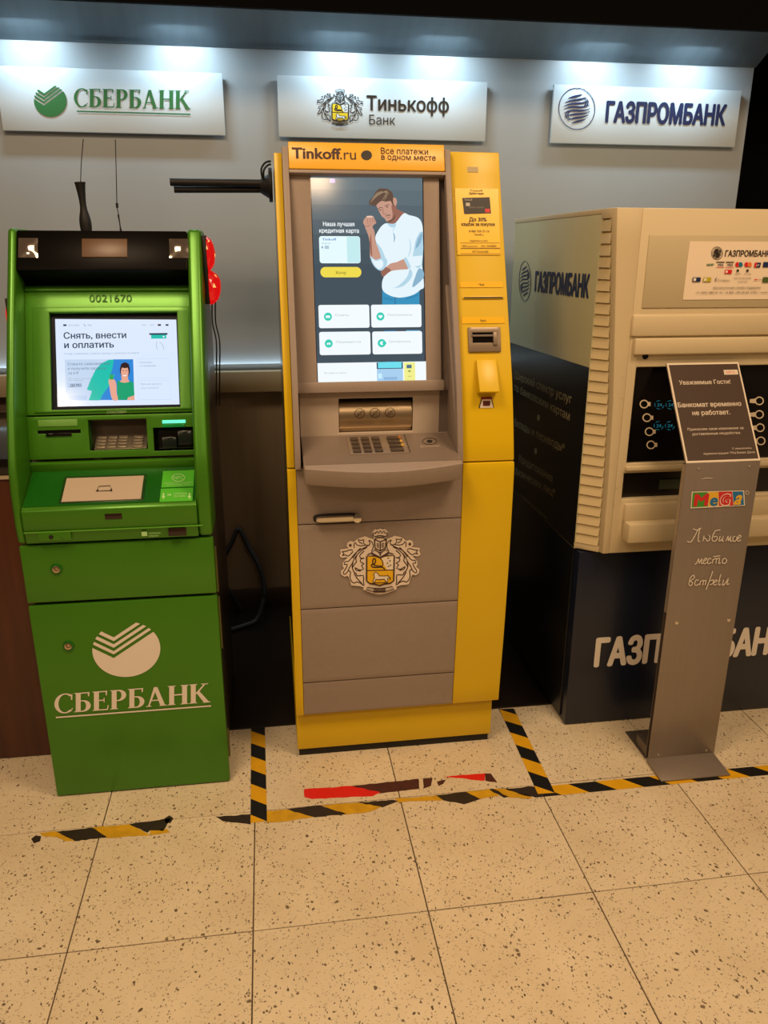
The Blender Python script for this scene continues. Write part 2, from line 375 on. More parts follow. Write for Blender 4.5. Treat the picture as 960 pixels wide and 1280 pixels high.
def serif_word(D, word, x0, y0, x1, y1, cap, m):
    """heavy Roman capitals built from stems, hairlines and slab serifs; x in units of cap height"""
    def arc(cx, cy, rx, ry, ix, iy, dx, a0, a1, n=26):
        o = [(cx+rx*math.cos(math.radians(a0+(a1-a0)*i/n)), cy+ry*math.sin(math.radians(a0+(a1-a0)*i/n))) for i in range(n+1)]
        q = [(cx+dx+ix*math.cos(math.radians(a1-(a1-a0)*i/n)), cy+iy*math.sin(math.radians(a1-(a1-a0)*i/n))) for i in range(n+1)]
        return o+q
    S = .205; hz = .075
    def stem(x): return [[(x, 0), (x+S, 0), (x+S, 1), (x, 1)], [(x-.07, 0), (x+S+.07, 0), (x+S+.03, .05), (x-.03, .05)], [(x-.03, .95), (x+S+.03, .95), (x+S+.07, 1), (x-.07, 1)]]
    def bowl(x, lo, hi, w):
        c, r = (lo+hi)/2, (hi-lo)/2; return [arc(x, c, w, r, w-S*.95, r-hz, 0, -90, 90), ]
    L = {
     'С': (.80, [arc(.46, .5, .44, .52, .27, .46, 0, 48, 312), [(.70, .66), (.76, .66), (.76, 1.0), (.70, .90)], [(.74, .14), (.78, .18), (.76, .26), (.70, .14)]]),
     'Б': (.72, stem(.07)+[[(.07, .94), (.62, .94), (.62, 1), (.07, 1)], [(.58, .78), (.62, .78), (.64, 1), (.56, 1)], [(.24, .54), (.40, .54), (.40, .60), (.24, .60)], [(.24, 0), (.40, 0), (.40, .06), (.24, .06)]]+bowl(.38, 0, .60, .31)),
     'Е': (.70, stem(.07)+[[(.07, .94), (.60, .94), (.60, 1), (.07, 1)], [(.56, .76), (.60, .76), (.62, 1), (.54, 1)], [(.24, .49), (.50, .49), (.50, .55), (.24, .55)], [(.47, .40), (.51, .40), (.51, .64), (.47, .64)], [(.07, 0), (.64, 0), (.64, .06), (.07, .06)], [(.60, 0), (.65, 0), (.68, .25), (.64, .25)]]),
     'Р': (.70, stem(.07)+[[(.24, .94), (.38, .94), (.38, 1), (.24, 1)], [(.24, .42), (.38, .42), (.38, .48), (.24, .48)]]+bowl(.36, .42, 1, .31)),
     'А': (.86, [[(.33, 1), (.47, 1), (.80, 0), (.60, 0), (.40, .68)], [(.33, 1), (.40, .80), (.14, 0), (.08, 0)], [(.20, .28), (.60, .28), (.58, .34), (.22, .34)], [(0, 0), (.24, 0), (.20, .05), (.04, .05)], [(.54, 0), (.88, 0), (.84, .05), (.58, .05)]]),
     'Н': (.86, stem(.07)+stem(.60)+[[(.24, .48), (.60, .48), (.60, .55), (.24, .55)]]),
     'К': (.86, stem(.07)+[[(.24, .48), (.34, .48), (.66, .94), (.58, .94)], [(.30, .53), (.42, .62), (.84, 0), (.62, 0)], [(.56, 0), (.90, 0), (.86, .05), (.60, .05)], [(.52, .95), (.76, .95), (.80, 1), (.48, 1)]]),
    }
    tot = sum(L[c][0] for c in word)+.03*(len(word)-1); X = 0
    D.off += .00008
    for c in word:
        w, ps = L[c]
        for p in ps:
            D.poly([(x0+(x1-x0)*(X+x)/tot, y0+(y1-y0)*(X+x)/tot-cap*y) for x, y in p], m, step=True)
        D.off -= .00005*len(ps); X += w+.03
    D.off += .0004
def globe(D, cx, cy, rx, ry, m, w=1, ringw=1, d=0, inner=.70):
    D.ring(cx, cy, rx, ry, ringw, m)
    N = 8
    for i in range(N):
        t = -1+2*(i+.5)/N; hw = math.sqrt(max(0, 1-t*t*.92)); pts = []
        for k in range(9):
            s_ = -1+2*k/8; x = s_*hw*inner+.10*t; y = (t*.92-.30*s_*hw+.16*math.sin(s_*2.2)*(1-abs(t)))*inner
            pts.append((cx+x*rx, cy+y*ry+d*x*rx))
        D.line(pts, w, m, sm=3, taper=True)
    for sx in (-1, 1):
        for e in (.0, .14):
            pts = [(cx+sx*(.30+e+.36*math.cos(a))*inner*rx*1.05, cy+(-sx*.42+.30*math.sin(a)*sx)*inner*ry) for a in (-1.2, -.6, 0, .6, 1.2, 1.7)]
            D.line(pts, w*.6, m, sm=3, taper=True)
def crest(D, cx, cy, sc, line, fill=None, gold=None, pale=None, lw=7, d=0):
    """heraldic mark; drawn about x=480 on a 960x812 sheet"""
    def T(p): return [(cx+(x-480)*sc, cy+(y-420)*sc+d*(x-480)*sc) for x, y in p]
    def mir(p): return [(960-x, y) for x, y in p]
    half = [(480, 112), (455, 122), (430, 118), (420, 132), (402, 150), (412, 175), (420, 190), (420, 212), (400, 204), (370, 194), (345, 182), (290, 196), (262, 212), (240, 232), (205, 222), (178, 240), (173, 270), (190, 290), (150, 296), (112, 300), (118, 330), (106, 360), (130, 378), (165, 372), (180, 377), (155, 400), (133, 430), (138, 460), (148, 472), (118, 500), (122, 530), (150, 552), (180, 544), (192, 560), (205, 600), (215, 632), (255, 638), (290, 640), (332, 655), (322, 672), (360, 690), (400, 706), (440, 718), (480, 722)]
    if fill: D.poly(T(half+mir(half[1:-1])[::-1]), fill)
    S = [[(400, 322), (416, 290), (415, 255), (395, 228), (375, 222), (388, 245), (375, 266), (345, 262), (325, 238), (332, 212), (305, 220), (278, 212), (290, 235), (318, 252)],
         [(242, 290), (240, 255), (252, 238), (262, 258), (300, 270), (345, 264)],
         [(385, 262), (335, 288), (285, 312), (245, 345), (212, 385), (185, 412), (158, 412), (150, 440), (178, 438), (162, 480), (140, 512), (152, 530), (180, 508), (196, 470), (222, 432), (240, 392), (268, 352), (312, 312), (360, 285)],
         [(228, 308), (200, 304), (168, 316), (128, 320), (148, 336), (130, 356), (160, 350), (182, 362), (208, 345), (232, 318)],
         [(335, 318), (302, 345), (292, 368), (308, 384), (335, 384), (300, 392), (302, 418), (332, 436), (308, 450), (328, 482), (290, 492), (248, 468), (262, 494), (302, 502)],
         [(232, 420), (222, 462), (240, 508), (258, 522), (272, 546), (326, 544), (326, 600), (332, 638), (298, 612), (262, 602), (240, 612), (214, 592), (202, 552), (208, 508), (186, 496)],
         [(270, 350), (255, 385), (262, 415), (242, 440), (225, 470)], [(240, 520), (270, 570), (315, 620)], [(300, 290), (262, 330), (228, 380)]]
    for s_ in S:
        for q in (s_, mir(s_)): D.line(T(q), lw*sc, line, sm=2)
    for sx in (205, 755):
        st = []
        for i in range(12): r = 19 if i % 2 == 0 else 9; a = PI*i/6; st.append((sx+r*math.cos(a), 262+r*math.sin(a)))
        D.poly(T(st), line)
    D.line(T([(420, 182), (412, 150), (436, 158), (452, 138), (466, 156), (482, 134), (498, 156), (514, 138), (528, 158), (550, 150), (540, 182)]), lw*sc, line)
    D.line(T([(424, 190), (480, 178), (538, 190)]), lw*sc, line, sm=3)
    D.line(T([(428, 212), (455, 196), (510, 196), (538, 212), (530, 292), (482, 318), (434, 292)]), lw*1.2*sc, line, closed=True)
    D.line(T([(428, 212), (482, 236), (538, 212)]), lw*sc, line); D.line(T([(482, 236), (482, 316)]), lw*sc, line)
    for yy in (255, 270, 285):
        D.line(T([(448, yy-6), (472, yy)]), lw*.7*sc, line); D.line(T([(492, yy), (518, yy-6)]), lw*.7*sc, line)
    D.line(T([(400, 332), (432, 306), (480, 340), (530, 306), (562, 330), (520, 356), (480, 378), (440, 356)]), lw*sc, line, closed=True)
    D.line(T([(466, 334), (496, 334)]), lw*1.3*sc, line); D.line(T([(481, 334), (481, 362)]), lw*1.3*sc, line)
    D.line(T([(362, 352), (395, 338), (432, 356)]), lw*sc, line); D.line(T([(530, 356), (565, 338), (604, 352)]), lw*sc, line)
    sh = [(357, 365), (432, 364), (480, 382), (530, 364), (610, 365), (604, 596), (572, 618), (520, 624), (476, 636), (428, 624), (384, 616), (356, 592)]
    if gold: D.poly(T(sh), gold)
    if pale: D.poly(T([(492, 378), (604, 370), (600, 496), (548, 496), (512, 440)]), pale)
    D.line(T(sh), lw*1.5*sc, line, closed=True); D.line(T([(360, 497), (604, 497)]), lw*sc, line)
    D.line(T([(415, 440), (412, 400), (430, 386), (438, 410), (426, 440), (400, 442), (408, 466), (450, 470), (500, 470), (524, 490)]), lw*1.4*sc, line, sm=2)
    D.line(T([(418, 448), (470, 456), (505, 452), (500, 410), (478, 386)]), lw*sc, line, sm=2)
    for i in range(6): D.line(T([(430+14*i, 454), (434+14*i, 474)]), lw*.8*sc, line)
    for x, y in ((555, 385), (570, 410), (548, 432), (575, 450), (556, 462)): D.line(T([(x-7, y+5), (x, y-4), (x+7, y+5)]), lw*.8*sc, line)
    horse = [(412, 600), (428, 560), (420, 530), (440, 510), (462, 530), (470, 548), (520, 550), (556, 548), (568, 566), (545, 572), (552, 600), (530, 598), (520, 578), (468, 582), (440, 578), (430, 604)]
    D.poly(T(horse), pale or fill or line); D.line(T(horse), lw*.8*sc, line, closed=True)
    D.line(T([(405, 612), (550, 610)]), lw*.7*sc, line); D.line(T([(545, 545), (575, 570), (566, 590)]), lw*.8*sc, line, sm=2)
    rb = [(362, 652), (350, 672), (410, 690), (550, 690), (606, 672), (590, 648), (540, 658), (480, 664), (420, 660)]
    D.line(T(rb), lw*sc, line, closed=True)
    D.line(T([(420, 664), (528, 664), (528, 696), (420, 696)]), lw*sc, line, closed=True)
    for i in range(4): D.ring(*T([(438+25*i, 680)])[0], 8*sc, 10*sc, lw*.8*sc, line, n=10)

# ================================================================== THE PLACE
T_ = .45
# floor of terrazzo tiles
flo = tag(box('floor', -3.15, 4.95, -3.6, .452, -.03, -.0035, GROUT), kind='structure')
tb = bmesh.new(); g = .0016
hexa(tb, [(-T_/2+g, -T_/2+g, -.02), (T_/2-g, -T_/2+g, -.02), (T_/2-g, T_/2-g, -.02), (-T_/2+g, T_/2-g, -.02), (-T_/2+g, -T_/2+g, 0), (T_/2-g, -T_/2+g, 0), (T_/2-g, T_/2-g, 0), (-T_/2+g, T_/2-g, 0)])
bmesh.ops.recalc_face_normals(tb, faces=tb.faces)
bmesh.ops.bevel(tb, geom=[e for e in tb.edges if all(v.co.z > -.01 for v in e.verts)], offset=.0008, segments=1, affect='EDGES')
tme = bpy.data.meshes.new('tile'); tb.to_mesh(tme); tb.free(); tme.materials.append(TERR)
for i in range(-7, 11):
    for j in range(-8, 1):
        o = bpy.data.objects.new('tile', tme); COL.objects.link(o); o.parent = flo
        o.location = Vector(((i+.5)*T_, (j+.5)*T_, random.uniform(-.0004, .0004)))-flo.location
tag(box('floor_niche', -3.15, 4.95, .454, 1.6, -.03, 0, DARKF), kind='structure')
tag(box('trim_1', -3.15, 4.95, .446, .456, -.02, .0012, mat('edge_strip', '2a221a', .4)), kind='structure')
wl = tag(box('wall_back', -3, 2.155, 1.467, 1.55, 0, 1.14, WALL_L), kind='structure')
wt = tag(box('wall_upper', -3, 2.155, 1.4, 1.55, 1.17, 2.52, WALL), kind='structure')
tag(box('trim_2', -3, 2.155, 1.38, 1.465, 1.052, 1.140, RAIL, bevel=.003), kind='structure')
tag(box('trim_3', -3, 2.155, 1.43, 1.465, 1.140, 1.17, mat('rail_gap', '40382c', .5)), kind='structure')
tag(box('baseboard_back', -3, 2.155, 1.452, 1.467, 0, .10, mat('baseboard_wood', '45301f', .4, noise=.4, scale=(12, 12, 2)), bevel=.002), kind='structure')
tag(box('wall_right', 2.157, 4.6, 1.62, 1.7, 0, 3.2, mat('soot_black', '060606', .95, spec=.1)), kind='structure')
# glossy sloped cornice over the signs and the black beam in front of it
prism('ceiling_cornice', [(1.398, 2.357), (1.02, 2.56), (1.02, 2.60), (1.398, 2.60)], -3, 2.16, mat('cornice_gloss', '65727a', .42, .5, noise=.15, scale=(25, 3, 3)))['kind'] = 'structure'
prism('ceiling_beam', [(.98, 2.388), (1.0, 2.388), (1.0, 3.2), (.98, 3.2)], -3, 4.6, mat('soot_black', '060606', .95, spec=.1))['kind'] = 'structure'

# ------------------------------------------------------------------ wall signs
SP = upright(1.372)
def wall_sign(name, label, x0, x1):
    t = thing(name, label, 'sign', ((x0+x1)/2, 1.385, 2.055), 'white bank signs under the cornice')
    del t['group']
    box('board', x0, x1, 1.373, 1.388, 2.052, 2.266, SIGNW, t, .0015)
    for x in (x0+.1, x1-.1): box('standoff', x-.012, x+.012, 1.388, 1.3995, 2.14, 2.18, CHROME, t)
    return t
s1 = wall_sign('wall_sign', 'white wall sign with a green chevron disc and green lettering, above the green cash machine', -.843, -.027)
D = Draw(SP, .0012); chevron_disc(D, 63, 126, 20.5, 20, GRTXT, .03); D.build('logo', s1)
D = Draw(SP, .0012); serif_word(D, 'СБЕРБАНК', 92, 133.5, 238, 136.5, 23, GRTXT); D.line([(96, 139), (238, 143)], 1.6, GRTXT); D.build('lettering', s1)
s2 = wall_sign('wall_sign', 'white wall sign with small coat of arms and black lettering, above the yellow machine', .179, 1.008)
D = Draw(SP, .0012); crest(D, 425, 134.5, .0815, INKD, None, mat('sign_gold', 'd8c21c', .5), SIGNW, lw=12, d=.03); D.build('emblem', s2)
Draw(SP, .0012).text('Тинькофф', 458, 137, 561, 141, 17, INKD, .022).build('lettering', s2); Draw(SP, .0012).text('Банк', 461.5, 155.5, 494, 156.5, 11.5, INKD).build('lettering', s2)
s3 = wall_sign('wall_sign', 'white wall sign with ringed blue globe and navy lettering, at the right wall end', 1.284, 2.098)
D = Draw(SP, .0012); globe(D, 721, 136, 22.5, 26, NVTXT, 2.6, 1, .03, .74); D.build('logo', s3)
D = Draw(SP, .0012); D.text('ГАЗПРОМБАНК', 756, 151.5, 906, 157, 23.5, NVTXT, .055); D.build('lettering', s3)

# ------------------------------------------------------------------ green cash machine
gm = thing('cash_machine', 'green cash machine with a black top fascia and a lit white screen, on the left', 'cash machine', (-.3475, .5, 0))
XL, XR = -.615, -.08
def GT(z):   # front of the side cheeks
    P = [(.845, .150), (.90, .143), (1.0, .146), (1.06, .156), (1.12, .178), (1.24, .226), (1.445, .33), (1.69, .462)]
    for (z0, y0), (z1, y1) in zip(P, P[1:]):
        if z <= z1: return y0+(y1-y0)*(z-z0)/(z1-z0)
    return P[-1][1]
prism('body', [(.175, .012), (.175, .84), (.32, .93), (.36, 1.17), (.50, 1.52), (.52, 1.665), (.86, 1.665), (.86, .012)], XL+.012, XR-.012, DARKM, gm, .003)
zs = [.848, .87, .90, .95, 1.0, 1.03, 1.06, 1.09, 1.12, 1.18, 1.24, 1.34, 1.445, 1.56, 1.66, 1.688]
for a, b in ((XL, -.592), (-.119, XR)):
    prism('side_cheek', [(GT(z), z) for z in zs]+[(GT(z)+.15, z) for z in zs[::-1]], a, b, GREEN, gm, .0105, seg=4)
GF = leaning(GT(1.445), 1.445, GT(1.69), 1.69)
v0, v1 = GF.px(130, 337)[1], GF.px(130, 286.5)[1]
slab('top_fascia', GF, -.592, -.119, v0, v1, .1, mat('fascia_black', '0a0807', .35, spec=.06), gm, .006, -.004)
def dome_mirror(r):
    a0, a1, b0, b1 = rect(GF, *r); bm = bmesh.new(); n = 8; V = []
    for j in range(n+1):
        for i in range(n+1):
            x, y = i/n*2-1, j/n*2-1; V.append(bm.verts.new(GF.w(a0+(a1-a0)*i/n, b0+(b1-b0)*j/n, -.003+.006*(1-x*x)*(1-y*y)+.001)))
    for j in range(n):
        for i in range(n): k = j*(n+1)+i; bm.faces.new((V[k], V[k+1], V[k+n+2], V[k+n+1]))
    o = finish('mirror', bm, CHROME, gm); return o
dome_mirror((22.5, 297, 47, 321.5)); dome_mirror((211.5, 298, 235.5, 322))
pslab('camera_window', GF, (102, 298, 159, 321), .004, mat('brown_window', '5b4028', .4), gm, .001, -.001)
slab('hood_back', Pl((0, .49, 1.5), (1, 0, 0), (0, .05, 1)), -.592, -.119, .0, .12, .01, GREEN_D, gm)  # shade under the hood is put into this darker green
# screen panel
GS = leaning(.315, 1.17, .465, 1.52)
vt, vb = GS.px(130, 363)[1], GS.px(130, 517)[1]
hs = rect(GS, 63, 390.5, 223.5, 511)
slab('panel_top_lip', GS, -.592, -.119, vt-.004, vt+.010, .03, GREEN, gm, .004, .006)
holed('screen_panel', GS, -.592, -.119, vb, vt-.004, [hs], .012, GREEN, gm, .0015)
io = rect(GS, 42, 384, 238, 515); holed('screen_frame', GS, io[0], io[1], vb+.006, io[3], [hs], .004, GREEN, gm, .0015, .004)
slab('display_bezel', GS, hs[0]-.002, hs[1]+.002, hs[2]-.002, hs[3]+.002, .006, mat('bezel_navy', '0d1420', .45, spec=.15), gm, 0, -.014)
dp = Draw(GS, -.0125, (50, 380, 5.0526)); EW = E_('dceaff', 1.0)
dp.poly([(88, 86), (857, 90), (878, 628), (104, 642)], EW)
dk = E_('203850'); gy = E_('8fa5bd'); pal = E_('c3d8f2'); te = E_('10bfae'); bl = E_('2a86d8'); sk = E_('e8a890'); hr = E_('2a1820')
dp.text('Снять, внести', 142, 208, 540, 210, 38, dk, .02); dp.text('и оплатить', 146, 268, 462, 270, 38, dk, .02)
dp.text('А еще, например, открыть вклад и написать на карте', 146, 310, 620, 308, 10, gy)
dp.box(140, 120, 160, 131, dk); dp.text('МОСКВА', 172, 131, 243, 131, 9, gy); dp.line([(270, 117), (275, 127), (285, 132)], 4, gy); dp.text('900', 295, 131, 320, 131, 10, gy)
for x in (640, 692): dp.text('РУС', x, 130, x+27, 130, 9, gy)
dp.box(740, 119, 760, 130, hr); dp.box(790, 119, 808, 130, dk)
dp.box(686, 176, 802, 187, dk); dp.box(698, 187, 794, 211, te); dp.ell(777, 199, 6, 6, EW)
dp.line([(738, 228), (730, 250), (738, 280)], 2.5, gy, 3); dp.line([(752, 232), (770, 250), (780, 280)], 2.5, gy, 3)
dp.poly([(150, 344), (584, 342), (592, 602), (158, 604)], pal)
dp.poly([(350, 600), (430, 470), (455, 343), (584, 342), (592, 602)], bl)
dp.poly([(290, 535), (315, 470), (345, 410), (380, 370), (430, 345), (462, 345), (452, 400), (440, 440), (468, 440), (440, 500), (395, 560), (372, 603), (302, 603), (322, 545)], te)
dp.text('Станьте самозанятым', 168, 378, 434, 380, 16, E_('5a7390')); dp.text('и получите сервисы', 170, 408, 414, 408, 16, E_('5a7390')); dp.text('за 0 ₽', 172, 438, 238, 438, 16, E_('5a7390'))
dp.text('Доход и налоги', 172, 468, 318, 468, 8, gy); dp.text('без очередей', 172, 480, 268, 480, 8, gy)
dp.box(168, 492, 262, 522, E_('aec8e8')); dp.text('ДЕЛО', 184, 516, 254, 516, 15, dk, .02); dp.box(172, 573, 290, 600, E_('b2cdee'))
# presenter on the screen
dp.poly([(432, 475), (446, 470), (476, 494), (480, 560), (490, 600), (452, 598), (436, 530)], sk, 3)
dp.poly([(484, 478), (510, 484), (552, 482), (585, 486), (592, 560), (590, 600), (488, 600), (482, 540)], E_('12a070'))
dp.poly([(510, 440), (548, 440), (552, 470), (560, 484), (530, 492), (500, 484), (512, 470)], sk, 3)
dp.ell(532, 412, 32, 50, hr); dp.ell(531, 425, 24, 42, sk); dp.ell(532, 382, 27, 17, hr)
dp.ell(521, 415, 4, 2.5, hr); dp.ell(542, 415, 4, 2.5, hr); dp.line([(520, 443), (531, 448), (543, 443)], 5, E_('ffffff'), 3)
dp.poly([(428, 480), (440, 462), (462, 470), (474, 488), (458, 510), (434, 506)], sk, 3); dp.box(436, 440, 458, 472, E_('30a850'))
dp.poly([(552, 585), (592, 572), (594, 602), (545, 602)], sk)
for y0, y1 in ((341, 464), (478, 600)):
    x = 610 if y0 < 400 else 615
    dp.line([(x, y0), (x+203, y0-2), (x+208, y1-2), (x+6, y1)], 2.5, pal, closed=True)
dp.text('Платежи', 626, 368, 704, 368, 10, gy); dp.text('и переводы', 628, 390, 730, 388, 10, gy); dp.text('Прочие услуги', 632, 506, 762, 504, 10, gy); dp.text('настройки', 634, 530, 745, 528, 8, gy)
dp.build('display', gm, label='lit screen with a blue advert')
quick('handwriting', GS, '0021670', 112, 378, 165, 377, 9, mat('pencil', '3b7416', .6), gm, 0, .003)
quick('lettering', GS, '© КАССОВЫЙ', 134, 517, 158, 517, 3, mat('faint_print', '8fb070', .5), gm, 0, .005)
# slots module
GMP = leaning(.285, 1.035, .315, 1.17)
m0, m1 = GMP.px(130, 572)[1], GMP.px(130, 519)[1]
hk = rect(GMP, 111, 524, 184, 562.5); hr_ = rect(GMP, 192, 534, 244, 563); hc = rect(GMP, 47, 537.5, 101, 542)
holed('slot_module', GMP, -.592, -.119, m0, m1, [hk, hr_, hc], .01, GREEN, gm, .002, .002)
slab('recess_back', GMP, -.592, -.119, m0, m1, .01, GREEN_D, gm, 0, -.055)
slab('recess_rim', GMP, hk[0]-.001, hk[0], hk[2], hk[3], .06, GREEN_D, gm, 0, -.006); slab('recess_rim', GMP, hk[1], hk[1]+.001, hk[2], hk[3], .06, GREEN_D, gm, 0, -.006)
slab('label_plate', GMP, *rect(GMP, 48, 524.5, 97, 533), .002, mat('pale_green_plate', '6aa047', .4), gm, .0005, .004)
slab('card_slot', GMP, hc[0], hc[1], hc[2], hc[3], .004, BLACKG, gm, 0, -.006)
pslab('slot_lip', GMP, (58, 541.5, 90, 545), .006, BLACKG, gm, .001, .007)
KP = Pl(GMP.w(0, hk[2], -.004), (1, 0, 0), (0, .052, .028))
slab('keypad', KP, hk[0]+.012, hk[1]-.004, .0, .058, .004, mat('keypad_grey', '7a7264', .35, .6), gm, .001, .004)
kw = (hk[1]-hk[0]-.035)/5
for j in range(4):
    for i in range(4):
        a = hk[0]+.018+i*kw*1.15+(kw*.5 if i == 3 else 0)
        slab('key', KP, a, a+kw*(.98 if i < 3 else 1.1), .003+j*.0135, .003+j*.0135+.0105, .006, mat('key_metal', 'a59a86', .3, .7), gm, .001, .009)
hd = slab('card_reader', GMP, hr_[0], hr_[1], hr_[2], hr_[3], .01, BLACKG, gm, .001, -.025)
pslab('reader_mouth', GMP, (202, 546, 221, 560), .02, mat('reader_black', '15201c', .2), gm, .003, -.004)
pslab('reader_hood', GMP, (222, 538, 241, 556), .03, mat('reader_black', '15201c', .2), gm, .004, -.002)
pslab('status_light', GMP, (203, 525, 232, 529), .004, E_('6affc8', 1.3), gm, .001, .0045)
pslab('light_lens', GMP, (203, 530, 231, 534), .004, mat('green_lens', '109a48', .15), gm, .001, .004)
# shelf
slab('back_ledge', Pl((0, .293, 1.0), (1, 0, 0), (0, -.03, .1)), -.592, -.119, -.01, .045, .02, GREEN, gm, .002)
GH = leaning(.148, .953, .285, 1.02)
hm = GH.px(130, 590)[1]
prism('shelf', [(.146, .850), (.141, .893), (.1395, .896), (.1395, .946), (.147, .953), (.285, 1.02), (.31, 1.0), (.31, .850)], -.591, -.1195, GREEN, gm, .003)
sh = Draw(GH, .0015); sh.ubox(-.588, -.123, .004, .150, mat('shelf_dark_green', '14570f', .25)); sh.build('shelf_inlay', gm)
tr = rect(GH, 81, 598, 178, 627)
slab('tray_frame', GH, tr[0]-.008, tr[1]+.008, tr[2]-.004, tr[3]+.010, .004, mat('tray_rim', '1b3d16', .25), gm, .002, .004)
slab('tray_screen', GH, tr[0], tr[1], tr[2], tr[3], .002, mat('tray_paper', 'b5a490', .35), gm, 0, .0055)
d = Draw(GH, .0062); d.line([(121, 616), (124, 610), (138, 609), (140, 615)], 1, INKD, closed=True); d.poly([(120, 616), (123, 613), (124, 616)], INKD); d.poly([(137, 616), (140, 612), (141, 616)], INKD); d.build('tray_icon', gm)
for r, nm in (((203, 589, 242.5, 609.5), 'sticker'), ((200.5, 611, 241, 627.5), 'sticker')):
    slab(nm, GH, *rect(GH, *r), .001, GREEN_L, gm, 0, .0026)
pt = mat('sticker_print', 'a8d88a', .5)
d = Draw(GH, .003); d.ring(223, 598, 8, 4.5, .8, pt); d.text('NFC', 217, 600, 229, 600, 4, pt); d.text('ПРИЛОЖИТЕ КАРТУ К УСТРОЙСТВУ', 205, 605.5, 241, 605, 1.6, pt); d.text('УСТРОЙСТВУ', 208, 608, 238, 607.6, 1.6, pt)
d.build('sticker_print', gm); d = Draw(GH, .003)
for x in (204.5, 237): d.poly([(x-1, 617), (x+1, 617), (x+1, 621), (x+2.5, 621), (x, 625), (x-2.5, 621), (x-1, 621)], pt)
d.text('24', 209, 621, 214, 620.8, 3, pt, .03); d.text('СБЕРБАНК', 217, 619.4, 234, 619, 2.2, pt); d.text('ОНЛАЙН', 217, 622.6, 232, 622.3, 2.2, pt); d.build('sticker_print', gm)
GL = upright(.1390)
pslab('sensor_window', GL, (131, 642, 152.5, 649), .004, mat('sensor_dark', '2a1a12', .15), gm, .0006, .001)
pslab('jack_plate', GL, (48, 665.5, 89, 676), .003, GREEN, gm, .001, .001)
p = GL.w(*GL.px(64, 671)); cyl('audio_jack', p+Vector((0, -.003, 0)), (0, 1, 0), .006, .004, BLACKG, gm, 16)
p = GL.w(*GL.px(77.5, 671)); cyl('call_button', p+Vector((0, -.003, 0)), (0, 1, 0), .005, .004, GREEN, gm, 16, .001)
pslab('port_block', GL, (210.5, 660.5, 233, 669.5), .006, mat('sensor_dark'), gm, .001, .003)
d = Draw(GL, .0012); d.box(177, 664.5, 184, 670, pt); d.text('СБЕРБАНК', 186, 667.5, 201, 667, 2, pt); d.text('рядом', 186, 670.5, 198, 670.2, 2, pt); d.build('lettering', gm)
pslab('groove_line', GL, (29, 660.8, 254, 662.3), .002, mat('groove_green', '5aa02c', .3), gm, .0003, .0012)
# drawer, door
def front(nm, z0, z1):
    return box(nm, XL+.0005, XR-.0005, .152, .174, z0, z1, GREEN, gm, .005)
dr = front('drawer', .666, .842); do = front('door', .004, .657)
GD = upright(.1515)
for (x, y), par in (((70.5, 711), dr), ((85.5, 807), do)):
    p = GD.w(*GD.px(x, y)); cyl('lock', p+Vector((0, -.003, 0)), (0, 1, 0), .0165, .004, GREEN_D, par, 24, .001); lk = cyl('lock', p+Vector((0, -.007, 0)), (0, 1, 0), .0105, .008, STEEL, par, 24, .0015)
    Draw(upright(.1442), .0002).ring(x, y, 2.6, 2.6, 1, mat('lock_dark', '4a3a28', .4)).build('key_hole', par)
d = Draw(GD, .001); chevron_disc(d, 158, 811.5, 42.5, 34.5, WHITE, -.03); d.build('logo', do)
d = Draw(GD, .001); serif_word(d, 'СБЕРБАНК', 67.5, 892, 262.5, 877.5, 24, WHITE); d.line([(70, 896.5), (264, 882)], 1.8, WHITE); d.build('lettering', do)
for z0, z1 in ((.47, .64), (.66, .80), (.08, .18)): box('hinge', XR-.004, XR+.004, .176, .19, z0, z1, mat('hinge_olive', '6a6a3a', .4, .5), gm, .001)
box('base', XL+.02, XR-.02, .18, .84, 0, .012, BLACK, gm)
# antennas on its top
def antenna(x, y, z, zb, rb, label):
    t = thing('antenna', label, 'antenna', (x, y, z))
    cyl('base', (x, y, z), (0, 0, 1), rb*1.3, .01, BLACK, t, 16)
    tube('rod', [(x, y, z+.01), (x-.001, y, z+(zb-z)*.35), (x-.002, y, z+(zb-z)*.6), (x-.004, y, zb)], (lambda u: rb*(.85+.25*math.sin(u*7))), BLACK, t, 12)
    return t
ta = antenna(-.448, .7, 1.665, 1.828, .0165, 'thick black antenna with a thin whip, left one on top of the green machine')
tube('whip', [(-.451, .7, 1.82), (-.442, .7, 1.88), (-.428, .7, 1.95)], .0013, BLACK, ta, 6)
tb2 = antenna(-.343, .7, 1.665, 1.735, .003, 'thin black whip antenna, right one on top of the green machine')
tube('whip', [(-.345, .7, 1.73), (-.348, .7, 1.76), (-.343, .7, 1.83), (-.334, .7, 1.95)], .0014, BLACK, tb2, 6)
cyl('bead', (-.3478, .7, 1.755), (0, 0, 1), .004, .014, BLACK, tb2, 12)
# red beacon on its right side, another on its left
def beacon(x, y, z0, z1, side, lobes, label):
    b = box('beacon', x, x+side*.012, y-.035, y+.035, z0, z1, BLACK, gm, .003); b['label'] = label
    bx = x+side*.012
    for (a, c, r) in lobes:
        bm = bmesh.new(); bmesh.ops.create_icosphere(bm, subdivisions=3, radius=1); h = (c-a)/2
        for v in bm.verts:
            k = 1+random.uniform(-.04, .04); v.co = Vector((bx+side*.001+v.co.x*r*k, y+v.co.y*.032*k, (a+c)/2+v.co.z*h*k))
        for f in bm.faces: f.material_index = 1 if random.random() < .05 else 0
        finish('lens', bm, [LENSR, LENSY], b, smooth=False)
    return b
beacon(-.0795, .50, 1.475, 1.672, 1, ((1.572, 1.668, .022), (1.474, 1.574, .034)), 'red lit double warning lamp')
beacon(XL+.0, .42, 1.40, 1.50, -1, ((1.405, 1.49, .008),), 'red warning lamp on the left flank')
